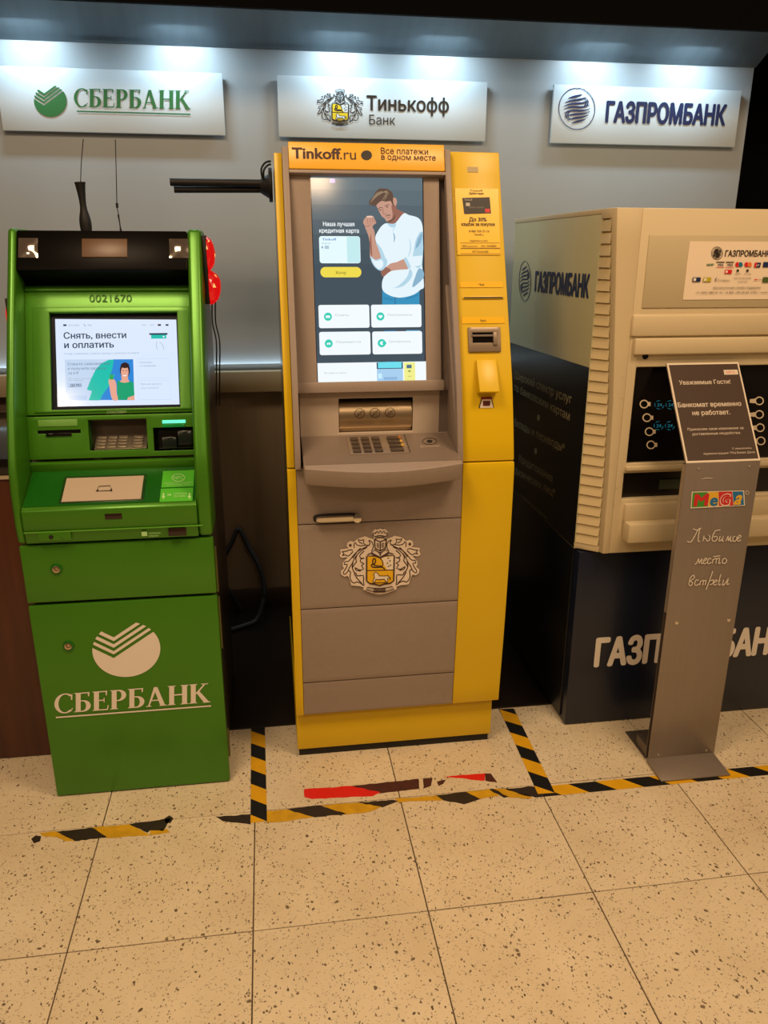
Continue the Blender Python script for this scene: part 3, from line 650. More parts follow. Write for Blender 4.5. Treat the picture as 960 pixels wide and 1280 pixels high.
for i, x in enumerate((-.062, -.052)):
    tube('lamp_cable', [(x, .50, 1.49), (x-.004, .505, 1.42), (x+.004, .51, 1.36), (x-.002, .52, 1.27), (x-.012, .56, 1.15)], .0022, BLACK, gm, 6)

# ------------------------------------------------------------------ yellow cash machine
ym = thing('cash_machine', 'tall yellow and taupe cash machine with a large portrait screen, in the middle', 'cash machine', (.475, .6, 0))
TP = [(.178, .226), (.45, .206), (.70, .196), (1.0, .196), (1.25, .236), (1.906, .435)]
def YT(z):
    if z <= TP[0][0]: return TP[0][1]
    for (z0, y0), (z1, y1) in zip(TP, TP[1:]):
        if z <= z1: return y0+(y1-y0)*(z-z0)/(z1-z0)
    return TP[-1][1]
def yprof(z0, z1, d=0, back=None):
    Z = [z0]+[z for z, _ in TP if z0 < z < z1]+[z1]
    # round the bends
    Z = sorted(set(Z+[z0+(z1-z0)*i/14 for i in range(15)]))
    f = lambda z: sum(YT(min(z1, max(z0, z+e))) for e in (-.05, -.025, 0, .025, .05))/5
    b = (lambda z: back) if back else (lambda z: f(z)+.05)
    return [(f(z)+d, z) for z in Z]+[(b(Z[-1]), Z[-1]), (b(Z[0]), Z[0])] if back else [(f(z)+d, z) for z in Z]+[(f(z)+d+.03, z) for z in Z[::-1]]
box('base', .147, .806, .262, .96, 0, .03, BLACK, ym, .002)
box('plinth', .141, .812, .252, .97, .03, .184, YEL, ym, .004)
xr = lambda z: .826 if z < 1.0 else .826-.026*(z-1.0)/.906
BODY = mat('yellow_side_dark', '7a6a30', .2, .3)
prism('body', yprof(.186, .985, .03, .97)[:-2]+[(.47, .99), (.47, 1.885), (.97, 1.885), (.97, .186)], .1445, .80, BODY, ym, .002, x1b=lambda z: xr(z)-.006)
SPL = 1.026
for z0, z1 in ((.18, SPL-.002), (SPL+.002, 1.893)):
    prism('side_strip', yprof(z0, z1), .140, .1655 if z1 < 1.2 else .162, YEL, ym, .002)
prism('tower_lower', yprof(.18, SPL-.002), .6655, .82, YEL, ym, .003, x1b=xr)
tu = prism('tower_upper', yprof(SPL+.002, 1.906), .659, .82, YEL, ym, .003, x1b=xr, x0b=lambda z: .6625-.0145*max(0, z-1.03)/.876)
for i, (z0, z1) in enumerate(((.181, .303), (.306, .5705), (.5735, .851), (.854, SPL))):
    prism(('lower_panel', 'lower_panel', 'service_door', 'upper_panel')[i], yprof(z0, z1, .001), .1665, .6645, TAUPE, ym, .0018)
# frame cheeks round the head
tl = lambda z: .6625-.0145*max(0, z-1.03)/.876        # left edge of the tower
for fa, fb in ((lambda z: .1625, lambda z: .180), (lambda z: tl(z)-.017, lambda z: tl(z)-.0005)):
    prism('head_cheek', yprof(1.028, 1.908, -.022)[:-2]+[(YT(1.906)+.10, 1.908), (YT(1.0)+.13, 1.028)], 0, 0, TAUPE, ym, .002, x0b=fa, x1b=fb)
YF = leaning(YT(1.25)-.022, 1.25, YT(1.906)-.022, 1.906)
bt = YF.px(455, 179)[1]; bb = YF.px(455, 212.5)[1]
bn = slab('banner', YF, .1805, .6305, bb, bt, .06, YEL_B, ym, .003, .002)
slab('banner_rim', YF, .1805, .633, bb-.010, bb-.001, .05, TAUPE, ym, .001, -.001)
d = Draw(YF, .003); BR = mat('brown_ink', '3a1a10', .5)
d.text('Tinkoff', 365, 198, 426.5, 199.5, 13, BR, .03); d.text('.ru', 425, 199.5, 445, 200, 13, BR); d.ell(458, 194.5, 6.8, 6, INKD)
d.text('Все платежи', 476, 192.5, 535, 194, 7.2, BR, .004); d.text('в одном месте', 476.5, 199.8, 544.5, 201.5, 6.8, BR, .004); d.build('lettering', bn)
# bezel and screen
YB = leaning(.305, 1.22, .425, 1.90)
b0, b1 = YB.px(455, 490)[1], YB.px(455, 215)[1]
hsc = (YB.px(392, 346)[0], YB.px(531, 346)[0], YB.px(462, 477)[1], YB.px(457, 216.5)[1])
bzl = holed('bezel', YB, .1805, .617, b0, b1+.03, [hsc], .02, TAUPE, ym, .0015)
pslab('bezel_lip', YB, (370, 476.5, 555, 490), .01, TAUPE, ym, .003, .006)
box('side_fill', .614, .647, .337, .35, 1.0, 1.30, TAUPE_D, ym); slab('side_fill', YB, .617, .65, b0, b1+.03, .02, TAUPE_D, ym, 0, -.022)  # darker taupe paints in the shadow between bezel and right cheek
slab('screen_glass', YB, hsc[0]-.002, hsc[1]+.002, hsc[2]-.002, hsc[3]+.002, .006, BLACKG, ym, 0, -.007)
q = Draw(YB, -.0065, (330, 160, 3)); bgc = E_('4a5a66', .8)
L_ = hsc; q.ubox(L_[0]+.002, L_[1]-.002, L_[2], L_[3]-.003, bgc)
for i in range(6):  # the picture's own backdrop, paler at its top
    c = ('6f8189', '687a83', '60717b', '596a75', '53636e', '4e5e69')[i]
    H = L_[3]-L_[2]; q.ubox(L_[0]+.002, L_[1]-.002, L_[3]-.003-H*.07*(i+1), L_[3]-.003-H*.07*i, E_(c, .8))
ws = E_('f4fbff', 1.0); q.text('Наша лучшая', 222, 366, 340, 366, 15, ws, .02); q.text('кредитная карта', 208, 391, 357, 391, 15, ws, .02)
q.box(208, 404, 362, 506, E_('e6fbff', 1), .008); q.box(312, 406, 360, 504, E_('c4ecf0')); q.text('Tinkoff', 218, 420, 272, 420, 8, E_('4a80c8'), .02); q.text('Карта', 218, 434, 250, 434, 6, E_('a0b8d0')); q.box(216, 442, 222, 450, E_('90a8c0')); q.box(228, 440, 244, 452, E_('b0c8d8'))
q.box(212, 520, 366, 559, E_('f0dc50'), .02); q.text('Хочу', 269, 547, 309, 547, 11, E_('3a3820'))
q.box(247, 188, 267, 204, E_('b8a8e8'))
# the man in the advert, drawn from a 7.31x sheet
q.src = (450, 215, 7.311)
SH = E_('e8f7ff', .98); SHs = E_('b8dcee', .95); SHd = E_('90bcd6', .9); SK = E_('cc9c88', .95); SKs = E_('a06c5c', .9); HR1 = E_('6a5244', .85); HR2 = E_('ac9478', .9); JN = E_('3a9ac8', .9); JN2 = E_('2878a8', .85)
q.poly([(205, 1080), (330, 1150), (460, 1130), (545, 1080), (548, 1215), (205, 1215)], JN); q.line([(320, 1150), (326, 1215)], 8, JN2); q.line([(215, 1150), (300, 1165)], 5, JN2, 2); q.line([(420, 1160), (540, 1120)], 5, JN2)
q.poly([(225, 1445), (330, 1445), (318, 1492), (230, 1492)], JN2); q.poly([(425, 1445), (550, 1445), (548, 1492), (430, 1492)], E_('68b8dc'))
q.poly([(240, 1730), (345, 1730), (335, 1832), (262, 1832)], JN2); q.poly([(450, 1730), (540, 1730), (530, 1832), (462, 1832)], JN)
# neck, torso, arms
q.poly([(320, 340), (390, 360), (420, 380), (380, 460), (310, 475), (270, 455)], SKs, 3)
q.poly([(240, 465), (290, 470), (330, 460), (400, 375), (450, 390), (510, 405), (550, 430), (572, 480), (578, 560), (575, 700), (572, 860), (588, 1040), (560, 1070), (500, 1115), (420, 1140), (340, 1145), (260, 1120), (208, 1075), (205, 1000), (225, 940), (240, 850), (215, 780), (190, 720), (150, 640), (142, 590), (165, 540), (200, 490)], SH, 3)
q.poly([(250, 465), (300, 472), (330, 462), (325, 500), (280, 500)], SHs, 2)
q.poly([(575, 540), (520, 600), (500, 680), (480, 800), (500, 860), (572, 850)], SHs, 2); q.poly([(575, 545), (530, 610), (510, 700), (560, 640)], SHd, 2)
q.poly([(150, 640), (200, 700), (240, 800), (250, 830), (230, 860), (200, 800), (165, 720)], SHs, 2)
q.poly([(580, 900), (540, 880), (505, 960), (480, 1050), (530, 1020), (585, 960)], SHd, 3); q.poly([(460, 880), (430, 960), (350, 1040), (300, 1060), (400, 1040), (480, 950)], SHs, 3)
q.line([(305, 550), (318, 590), (312, 640)], 12, SHd, 3, taper=True); q.line([(330, 480), (300, 540)], 6, SHs); q.line([(455, 600), (465, 700), (440, 780)], 10, SHs, 3, taper=True)
q.poly([(280, 835), (340, 820), (400, 795), (430, 820), (452, 880), (380, 890), (300, 900), (260, 920), (215, 955), (192, 905), (225, 880)], SK, 3)
q.poly([(215, 955), (192, 905), (230, 870), (270, 880), (285, 900), (250, 925)], SKs, 2)
q.poly([(400, 790), (425, 775), (470, 865), (445, 885)], SHs, 0); q.poly([(425, 775), (575, 760), (560, 850), (470, 868)], SH)
q.poly([(64, 530), (130, 530), (140, 620), (170, 700), (192, 775), (180, 805), (100, 790), (92, 740), (90, 640), (75, 570)], SK, 3)
q.poly([(100, 560), (90, 650), (98, 740), (112, 780), (110, 690)], SKs, 2)
q.poly([(98, 765), (140, 800), (195, 785), (240, 790), (250, 830), (225, 880), (185, 900), (140, 870), (108, 820)], SHs, 3); q.poly([(110, 790), (150, 812), (200, 800), (215, 850), (180, 885), (135, 850)], SH, 3)
# fist with five fingers folded
q.poly([(30, 455), (50, 415), (85, 398), (120, 402), (135, 425), (150, 462), (130, 478), (115, 500), (130, 535), (64, 535), (45, 490)], SK, 3)
for a, b, c in (((60, 415), (72, 445), (66, 472)), ((84, 404), (96, 440), (88, 470)), ((106, 406), (118, 436), (108, 466)), ((126, 420), (138, 446), (132, 470))): q.line([a, b, c], 4, SKs, 3, taper=True)
q.line([(45, 490), (75, 492), (104, 470)], 5, SKs, 3, taper=True); q.poly([(62, 400), (110, 398), (120, 410), (70, 414)], E_('ecc8b8'), 2)
# head
q.poly([(148, 290), (170, 265), (230, 235), (300, 270), (330, 300), (335, 370), (322, 420), (285, 462), (245, 448), (225, 420), (200, 400), (170, 345)], SK, 3)
q.poly([(290, 300), (334, 310), (335, 370), (322, 420), (285, 464), (255, 460), (262, 440), (290, 425), (300, 380)], SKs, 3)
q.poly([(300, 235), (328, 235), (340, 265), (332, 300), (310, 305), (302, 270)], SK, 3)
q.poly([(84, 290), (90, 255), (118, 228), (140, 185), (175, 152), (205, 148), (250, 152), (290, 180), (305, 215), (304, 270), (318, 315), (296, 290), (280, 262), (240, 268), (200, 262), (170, 280), (140, 308), (105, 300)], HR1, 3)
for k_ in range(9):
    q.line([(96+10*k_, 282-11*k_), (122+12*k_, 236-7*k_), (160+11*k_, 190-2*k_), (205+8*k_, 172+4*k_)], 7, (HR2, E_('8a725e', .85))[k_ % 2], 3, taper=True)
for k_ in range(5): q.line([(175+18*k_, 165-3*k_), (165+18*k_, 142+2*k_)], 7, HR1, 0, taper=True)
for k_ in range(4): q.line([(200+20*k_, 262-2*k_), (232+14*k_, 215), (240+12*k_, 178)], 6, HR2 if k_ < 2 else HR1, 2, taper=True)
q.line([(165, 335), (190, 322), (205, 325)], 6, HR1, 2); q.line([(228, 312), (252, 298), (268, 300)], 6, HR1, 2)
q.ell(188, 345, 10, 5, HR1); q.ell(250, 318, 10, 5, HR1); q.line([(212, 325), (212, 370), (228, 388), (244, 378)], 5, SKs, 3)
q.line([(232, 405), (262, 392), (285, 395)], 8, HR1, 3, taper=True); q.line([(244, 420), (262, 414), (282, 408)], 6, E_('b06058'), 3, taper=True); q.line([(248, 448), (275, 452), (312, 420), (325, 380)], 12, HR1, 3, taper=True)
# buttons on the screen (6.4x sheet)
q.src = (390, 370, 6.4)
for x0, y0, x1, y1, t1, ic in ((54, 70, 460, 255, 'Снять', 0), (474, 68, 876, 250, 'Пополнить', 1), (60, 285, 468, 470, 'Перевести', 2), (484, 282, 882, 464, 'Оплатить', 3)):
    q.box(x0, y0, x1, y1, ws, .006); cx = x0+74; cy = y0+95; q.ell(cx, cy, 32, 33, E_('38d0b8')); q.text(t1, x0+132, y0+90, x0+132+22*len(t1), y0+90, 16, E_('a8bcc4'))
    if ic == 0: q.box(cx-17, cy-10, cx+17, cy+10, ws, .001)
    elif ic == 1: q.poly([(cx-16, cy-10), (cx+16, cy-10), (cx+16, cy+4), (cx, cy+16), (cx-16, cy+4)], ws)
    elif ic == 2: q.poly([(cx-18, cy+4), (cx-4, cy-10), (cx-4, cy-2), (cx+4, cy-2), (cx+4, cy-12), (cx+18, cy+2), (cx+4, cy+14), (cx+4, cy+6), (cx-8, cy+6), (cx-8, cy+14)], ws)
    else: q.ell(cx+2, cy, 16, 15, ws); q.ell(cx+22, cy, 16, 14, E_('38d0b8'))
q.box(46, 530, 916, 684, ws); q.text('Вставьте карту', 100, 622, 278, 622, 13, E_('a8bcc4'))
q.box(520, 530, 728, 684, E_('a8d0f0')); q.box(518, 530, 728, 582, dk); q.box(528, 528, 718, 576, E_('70e0f0')); q.box(575, 648, 682, 670, E_('90b8e0')); q.box(530, 620, 560, 660, E_('c8f0ff'))
q.box(738, 530, 826, 684, E_('f2f090')); q.box(757, 550, 797, 578, E_('50708a')); q.ell(780, 601, 12, 7, E_('90a050')); q.box(768, 640, 796, 644, E_('a0b060'))
q.build('display', ym, label='lit portrait screen showing a man in a white shirt')
# dispenser
YD = upright(.335)
hd_ = rect(YD, 423.5, 497.5, 516, 540)
dz0, dz1 = YD.px(470, 547)[1], YD.px(470, 488)[1]
holed('dispenser_plate', YD, .187, .618, dz0-.01, dz1, [hd_], .01, TAUPE_L, ym, .0015)
slab('dispenser_recess', YD, .20, .60, dz0-.01, dz1, .01, BLACK, ym, 0, -.06)
bm = bmesh.new(); R = .075; zc = hd_[2]+(hd_[3]-hd_[2])*.42; n = 14; A = []; B = []
for i in range(n+1):
    t = math.radians(-50+100*i/n); y = .335+.002+R*(1-math.cos(t)); z = zc+R*math.sin(t)*.92
    A.append(bm.verts.new((hd_[0]+.002, y, z))); B.append(bm.verts.new((hd_[1]-.002, y, z)))
for i in range(n): bm.faces.new((A[i], B[i], B[i+1], A[i+1]))
shu = finish('shutter', bm, STEEL, ym); shu['label'] = 'curved steel dispenser shutter'
d = Draw(upright(.337), .0035); ik = mat('shutter_ink', '3a2a1a', .5)
for x, y in ((449.5, 516.5), (468.5, 516), (487.5, 515.5)):
    d.ring(x, y, 6.2, 6, .7, ik, 24); d.line([(x-4, y+4), (x+4, y-4)], .7, ik); d.line([(x-2.5, y-2), (x+2.5, y-2), (x+2.5, y+2), (x-2.5, y+2)], .5, ik, closed=True)
d.build('shutter_marks', ym)
# keyboard shelf with a bowed front
zt = lambda y: 1.040+(y-.10)*.22
bm = bmesh.new(); n = 16; ring = []
for i in range(n+1):
    u = i/n; x = .187+(.647-.187)*u; y = .125-.035*math.sin(PI*u)
    ring.append((x, y))
top = [bm.verts.new((x, y, zt(y))) for x, y in ring]; bot = [bm.verts.new((x, y+.012, zt(y)-.052)) for x, y in ring]
tb_ = [bm.verts.new((x, .36, zt(.36))) for x, y in ring]; bb_ = [bm.verts.new((x, .36, 1.0)) for x, y in ring]
for i in range(n):
    bm.faces.new((top[i], top[i+1], tb_[i+1], tb_[i])); bm.faces.new((bot[i], bot[i+1], top[i+1], top[i]))
    bm.faces.new((bb_[i], bb_[i+1], bot[i+1], bot[i])); bm.faces.new((tb_[i], tb_[i+1], bb_[i+1], bb_[i]))
bm.faces.new((top[0], tb_[0], bb_[0], bot[0])); bm.faces.new((top[n], bot[n], bb_[n], tb_[n]))
finish('keyboard_shelf', bm, TAUPE, ym, .0035, 3)
KS = Pl((0, .10, zt(.10)), (1, 0, 0), (0, 1, .22))
sd = Draw(KS, .0006); sd.ubox(.19, .644, .045, .235, mat('shelf_dark_taupe', '77695d', .4)); sd.build('shelf_inlay', ym)
kr = rect(KS, 435, 547, 508, 568)
slab('keypad', KS, kr[0], kr[1], kr[2], kr[3], .004, mat('keypad_pale', 'a09080', .35, .5), ym, .001, .003)
kk = mat('key_dark', '5b4f45', .35, .4); ky = mat('key_yellow', 'c9a040', .4)
kw = (kr[1]-kr[0]); kh = (kr[3]-kr[2])
for j in range(4):
    for i in range(3):
        a = kr[0]+kw*(.06+.185*i); b_ = kr[2]+kh*(.06+.235*j); slab('key', KS, a, a+kw*.135, b_, b_+kh*.17, .006, kk, ym, .001, .008)
    a = kr[0]+kw*.70; b_ = kr[2]+kh*(.06+.235*j); slab('key', KS, a, a+kw*.22, b_, b_+kh*.17, .006, kk, ym, .001, .008)
    if j in (1, 2, 3): slab('key_mark', KS, a+kw*.20, a+kw*.245, b_+.001, b_+kh*.15, .001, (kk, ky, ky, mat('key_orange', 'b06a20', .4))[j], ym, 0, .0086)
d = Draw(KS, .0012); d.ring(537, 552, 9, 4, .7, INKD); d.ell(537, 552, 3.6, 2, INKD); d.text('БЕСКОНТАКТ', 526, 560, 551, 559, 2.4, TAUPE_L); d.line([(505, 543), (513, 566)], .8, INKD); d.build('reader_marks', ym)
# handle and emblem on the door
YM = upright(.1905)
hp = [YM.w(*YM.px(x, y)) for x, y in ((394, 649), (446, 646))]
c = (hp[0]+hp[1])/2; L2 = (hp[1]-hp[0]).length/2
bm = bmesh.new(); P = []
for k in range(24):
    t = 2*PI*k/24; x = L2*math.copysign(abs(math.cos(t))**.35, math.cos(t)); z = .0095*math.copysign(abs(math.sin(t))**.6, math.sin(t)); P.append((x, z))
A = [bm.verts.new((c.x+x, c.y-.002, c.z+z)) for x, z in P]; B = [bm.verts.new((c.x+x*.96, c.y-.016, c.z+z*.7)) for x, z in P]; C_ = [bm.verts.new((c.x+x, c.y+.004, c.z+z)) for x, z in P]
bm.faces.new(B)
for k in range(24): bm.faces.new((A[k], A[(k+1) % 24], B[(k+1) % 24], B[k])); bm.faces.new((C_[k], C_[(k+1) % 24], A[(k+1) % 24], A[k]))
hn = finish('handle', bm, CHROME, ym); 
bm = bmesh.new(); A = [bm.verts.new((c.x+x*1.09, c.y+.0005, c.z+z*1.35)) for x, z in P]; C_ = [bm.verts.new((c.x+x*1.09, c.y+.006, c.z+z*1.35)) for x, z in P]; bm.faces.new(A)
for k in range(24): bm.faces.new((C_[k], C_[(k+1) % 24], A[(k+1) % 24], A[k]))
finish('handle_seat', bm, BLACK, ym)
p = YM.w(*YM.px(446, 646.5)); cyl('handle_lock', p+Vector((0, -.018, 0)), (0, 1, 0), .0125, .02, CHROME, ym, 24, .002)
d = Draw(Pl((0, YT(.71)-.0005, .71), (1, 0, 0), (0, .0, 1)), .001); crest(d, 475, 702, 1/7.385, mat('crest_brown', '3a2418', .5), mat('crest_white', 'e2d2c0', .5), GOLD, mat('crest_pale', 'e8dcc8', .5), lw=9, d=-.02); d.build('emblem', ym, label='coat of arms decal')
# tower fittings
YP_ = leaning(YT(1.25), 1.25, YT(1.906), 1.906)
pslab('vent_label', YP_, (584, 208, 597.5, 215.5), .001, mat('grey_label', 'a08a50', .4), tu, 0, .0015)
po = pslab('poster', YP_, (570, 236, 624, 319), .001, mat('yellow_poster', 'eec008', .3), tu, 0, .0025)
d = Draw(YP_, .0032); d.text('Tinkoff', 587, 240, 603, 240, 2.4, INKD); d.text('Дебетовая', 586, 243.5, 604, 243.5, 2.4, INKD, .02)
d.poly([(577.5, 248), (611.5, 247), (613.5, 267), (580, 268)], INKD); d.text('Tinkoff', 580, 251.5, 590, 251.2, 2.2, mat('pale_print', 'b0a898', .4)); d.box(582, 254, 587, 258, mat('pale_print')); d.box(606, 261.5, 612, 266, RED); d.text('0000 0000', 586, 261, 604, 260.6, 2, mat('grey_print', '6a6258', .4))
d.text('До 30%', 586, 277, 608, 277, 4.5, INKD, .02); d.text('кэшбэк за покупки', 576.5, 283, 618, 282.5, 4, INKD, .02); d.text('8 800 755-27-10', 586, 291, 611, 290.6, 2.6, INKD); d.text('Tinkoff.ru', 592, 295, 604, 294.8, 2.4, INKD); d.text('Подробнее на сайте', 587, 302.5, 609, 302.2, 2, BR)
for r in ((575, 304, 624, 310.5), (575.5, 311, 625, 317.5)): d.line([(r[0], r[1]), (r[2], r[1]), (r[2], r[3]), (r[0], r[3])], .35, BR, closed=True)
d.text('VISA', 577, 309, 583, 309, 2.4, BR); d.text('mastercard', 584, 309, 596, 309, 2, BR); d.text('Union', 601, 309, 606, 309, 2.6, BR); d.text('онлайн', 608, 309, 620, 309, 2.6, BR); d.text('АО Тинькофф', 590, 316, 610, 316, 2.4, BR); d.build('poster_print', tu)
for r, t in (((575, 352.5, 628.5, 359.5), 'Чек'), ((577, 396.5, 630.5, 404.5), 'Карта')):
    pslab('slot_label', YP_, r, .001, mat('yellow_label', 'f0bc10', .3), tu, 0, .002)
    xm = (r[0]+r[2])/2; Draw(YP_, .0026).text(t, xm-3.5, r[3]-2, xm+3.5, r[3]-2, 3, INKD).build('slot_label_print', tu)
pslab('receipt_slot', YP_, (578, 370.5, 629, 374), .004, YEL, tu, .0008, .004)
pslab('receipt_gap', YP_, (579.5, 371.8, 628, 373.4), .002, BLACK, tu, 0, .0046)
cr = rect(YP_, 585, 409.5, 625, 440); ci = rect(YP_, 590, 416, 618, 429); prism('tower_shell', [(YT(z)+.03, z) for z in (.99, 1.25, 1.88)]+[(.46, 1.88), (.46, .99)], .668, .795, BODY, ym, x1b=lambda z: xr(z)-.008); prism('flank', [(YT(z)+.02, z) for z in (.99, 1.25, 1.88)]+[(.48, 1.88), (.48, .99)], .1445, .165, BODY, ym)
holed('card_reader', YP_, cr[0], cr[1], cr[2], cr[3], [ci], .008, mat('reader_taupe', '8a7a68', .35, .3), tu, .001, .007)
slab('card_mouth', YP_, ci[0], ci[1], ci[2], ci[3], .002, BLACKG, tu, 0, .002)
pslab('mouth_lip', YP_, (589, 419, 619, 421.5), .008, TAUPE_D, tu, .001, .011); pslab('mouth_end', YP_, (615.5, 416, 620, 432), .008, mat('reader_taupe'), tu, .001, .012)
r0 = rect(YP_, 595, 450, 620, 492)
bm = bmesh.new(); f = [(r0[0], r0[2]), (r0[1], r0[2]), (r0[1], r0[3]), (r0[0], r0[3])]
hexa(bm, [YP_.w(r0[0], r0[2], .038), YP_.w(r0[1], r0[2], .038), YP_.w(r0[1], r0[3], .012), YP_.w(r0[0], r0[3], .012)]+[YP_.w(a, b, -.003) for a, b in f])
finish('code_scanner', bm, YEL, tu, .003)
YQ = leaning(YT(1.0), 1.0, YT(1.25), 1.25)
d = Draw(YQ, .0012); d.poly([(601.5, 498), (614.5, 497.5), (617.5, 509.5), (598, 510)], INKD); d.poly([(602.5, 499), (613.8, 498.5), (616.3, 509.5), (599.5, 510)], mat('sticker_white', 'e8dcc8', .4)); d.poly([(601.5, 496.5), (614.5, 496), (615, 499), (601, 499.5)], mat('dark_red', '7a1a1c', .4)); d.box(603.5, 501, 612.5, 507.5, mat('sticker_brown', '6a3028', .4)); d.build('scanner_sticker', ym)
# black arm on its left flank
ar = cyl('support_arm', (.139, .90, 1.842), (-1, 0, 0), .055, .012, BLACK, ym, 24, .002); ar['label'] = 'black twin-tube arm on the left flank'
cyl('arm_hub', (.128, .90, 1.838), (-1, 0, 0), .040, .03, BLACK, ar, 24, r2=.022)
tube('arm_tube', [(.11, .89, 1.846), (-.20, .89, 1.846)], .0125, BLACK, ar, 14, 0); tube('arm_tube', [(.11, .905, 1.828), (-.19, .905, 1.824)], .011, BLACK, ar, 14, 0)
tube('arm_cable', [(.137, .88, 1.915), (.118, .88, 1.91), (.104, .88, 1.89), (.106, .88, 1.86)], .0035, BLACK, ar, 6); tube('arm_cable', [(.137, .87, 1.905), (.124, .87, 1.90), (.112, .87, 1.885), (.11, .88, 1.86)], .0035, BLACK, ar, 6)

# ------------------------------------------------------------------ cream and navy cash machine
zm = thing('cash_machine', 'cream cash machine on a navy cabinet with ribbed side louvers, behind the information stand', 'cash machine', (1.5, .75, 0))
X0, X1 = 1.10, 1.93
cab = box('cabinet', X0+.004, X1, .306, 1.19, .004, .672, NAVY, zm, .004)
box('cabinet_foot', X0+.02, X1-.02, .33, 1.18, 0, .01, BLACK, zm)
FG = upright(.268); FG.o.z = .68
fy = lambda z: .268
def xl(z):
    P = [(.60, 1.168), (.93, 1.163), (1.19, 1.153), (1.435, 1.134), (1.66, 1.116), (1.80, 1.106)]
    for (z0, x0), (z1, x1) in zip(P, P[1:]):
        if z <= z1: return x0+(x1-x0)*(z-z0)/(z1-z0)
    return P[-1][1]
prism('housing', [(.34, .678), (.34, 1.748), (1.19, 1.748), (1.19, .678)], X0+.006, X1-.006, CREAM, zm, .004)
box('housing_front', 1.19, X1-.006, .300, .345, .678, 1.748, CREAM, zm, .002)
FGo = lambda x, y: FG.px(x, y)
hS = (FGo(791, 500)[0], 1.845, FGo(850, 577)[1], FGo(850, 458)[1])
hC = (FGo(779, 600)[0], 1.845, FGo(820, 622.5)[1], FGo(820, 590)[1])
ft = 1.07
face = holed('face', FG, 1.188, X1, 0, ft, [hS, hC], .03, CREAM, zm, .005, .004)
sp = slab('screen_panel', FG, hS[0]-.002, hS[1]+.002, hS[2]-.002, hS[3]+.002, .01, BLACKG, zm, 0, -.012)
sl = slab('note_slot', FG, hC[0]-.002, hC[1]+.002, hC[2]-.002, hC[3]+.002, .01, mat('slot_dark', '17130f', .3), zm, 0, -.024)
pslab('slot_patch', FG, (828, 601, 866, 613), .003, mat('slot_grey_green', '3b4436', .3), sl, 0, -.019)  # grey-green plate inside the dark slot
# glass keys and glowing marks
FK = Pl(FG.w(0, 0, -.0115), FG.u, FG.v); wk = mat('key_ring', 'd8c8ac', .35)
for (x, y) in ((805, 505), (808.5, 522), (811.5, 539.5), (813.5, 556)):
    d = Draw(FK, .0008); d.poly([(x+4, y-2.5), (x+8, y-2.5), (x+8, y+2.5), (x+4, y+2.5)], wk); d.ell(x, y, 5.6, 5.4, wk); d.ell(x, y, 4.2, 4.0, BLACKG); d.build('screen_key', sp)
for (x, y) in ((949, 501), (949, 518), (950, 534.5), (951, 551)):
    d = Draw(FK, .0008); d.poly([(x-12, y-2), (x-4, y-3), (x-4, y+3), (x-12, y+2.5)], wk); d.ell(x, y, 5.6, 5.4, wk); d.ell(x, y, 4.2, 4.0, BLACKG); d.build('screen_key', sp)
tq = E_('2a8ea0', .45)
d = Draw(FK, .0008)
for (x, y) in ((824, 506), (838, 506), (823, 532), (837, 532)):
    for a in range(0, 300, 75): d.ell(x, y, 6, 5.5, tq, a, a+60, 6)
    d.ell(x, y, 4.2, 4, BLACKG); d.text('24', x-3, y+2, x+3, y+2, 4, tq, .01)
d.build('glowing_icons', sp)
pslab('screen_ledge', FG, (781, 578, 1010, 583), .02, CREAM, zm, .002, .016)
pslab('visor', FG, (790, 421, 1012, 441), .02, CREAM, zm, .006, .022)
pslab('visor', FG, (788, 392, 1012, 419), .02, CREAM, zm, .008, .015)
p = FG.w(*FG.px(806, 445), .004); cyl('peephole', p, tuple(-FG.n), .010, .003, BLACKG, zm, 20); cyl('peephole_rim', p+FG.n*.003, tuple(-FG.n), .008, .004, BLACKG, zm, 20)
tp = pslab('sand_panel', FG, (806, 294, 1020, 384), .006, CREAM_D, zm, .002, .0075)
pslab('card_logo_label', FG, (856, 302, 1004, 374), .001, mat('label_white', 'e8d6bc', .35), tp, 0, .009)
d = Draw(FG, .0095); K = mat('print_dark', '2a2018', .5)
d.src = (790, 280, 5.647)
d.ring(588, 207, 40, 46, 3, K); globe(d, 588, 207, 34, 40, K, 8, 2, 0, .9); d.text('ГАЗПРОМБАНК', 642, 226, 958, 232, 40, K, .03)
d.text('МИР', 514, 296, 564, 296, 16, GRTXT, .02)
for x in (582, 648): d.box(x, 266, x+58, 272, K); d.text('VISA', x+8, 294, x+50, 294, 14, NVTXT, .03); d.box(x, 302, x+56, 306, RED)
d.ell(730, 286, 15, 17, RED); d.ell(752, 286, 15, 17, mat('teal_print', '1a7088', .5)); d.ell(794, 286, 15, 17, RED); d.ell(816, 286, 15, 17, mat('orange_print', 'e07830', .5))
d.poly([(852, 272), (896, 272), (888, 306), (846, 306)], RED); d.poly([(868, 272), (896, 272), (888, 306), (862, 306)], NVTXT); d.text('UP', 860, 298, 882, 298, 14, WHITE); d.box(910, 268, 960, 304, NVTXT)
d.box(640, 322, 690, 350, RED); d.box(646, 328, 660, 344, WHITE); d.ell(732, 328, 9, 9, K); d.text('Apple', 712, 354, 752, 354, 8, K); d.ell(800, 328, 9, 9, K); d.text('Samsung', 778, 354, 824, 354, 8, K)
d.box(414, 376, 470, 406, NVTXT); d.box(420, 381, 438, 401, WHITE); d.box(488, 376, 544, 406, mat('olive_print', 'b8a820', .5)); d.box(494, 381, 512, 401, WHITE); d.text('€', 568, 404, 584, 404, 24, K); d.text('Россельхоз', 590, 402, 676, 402, 12, K)
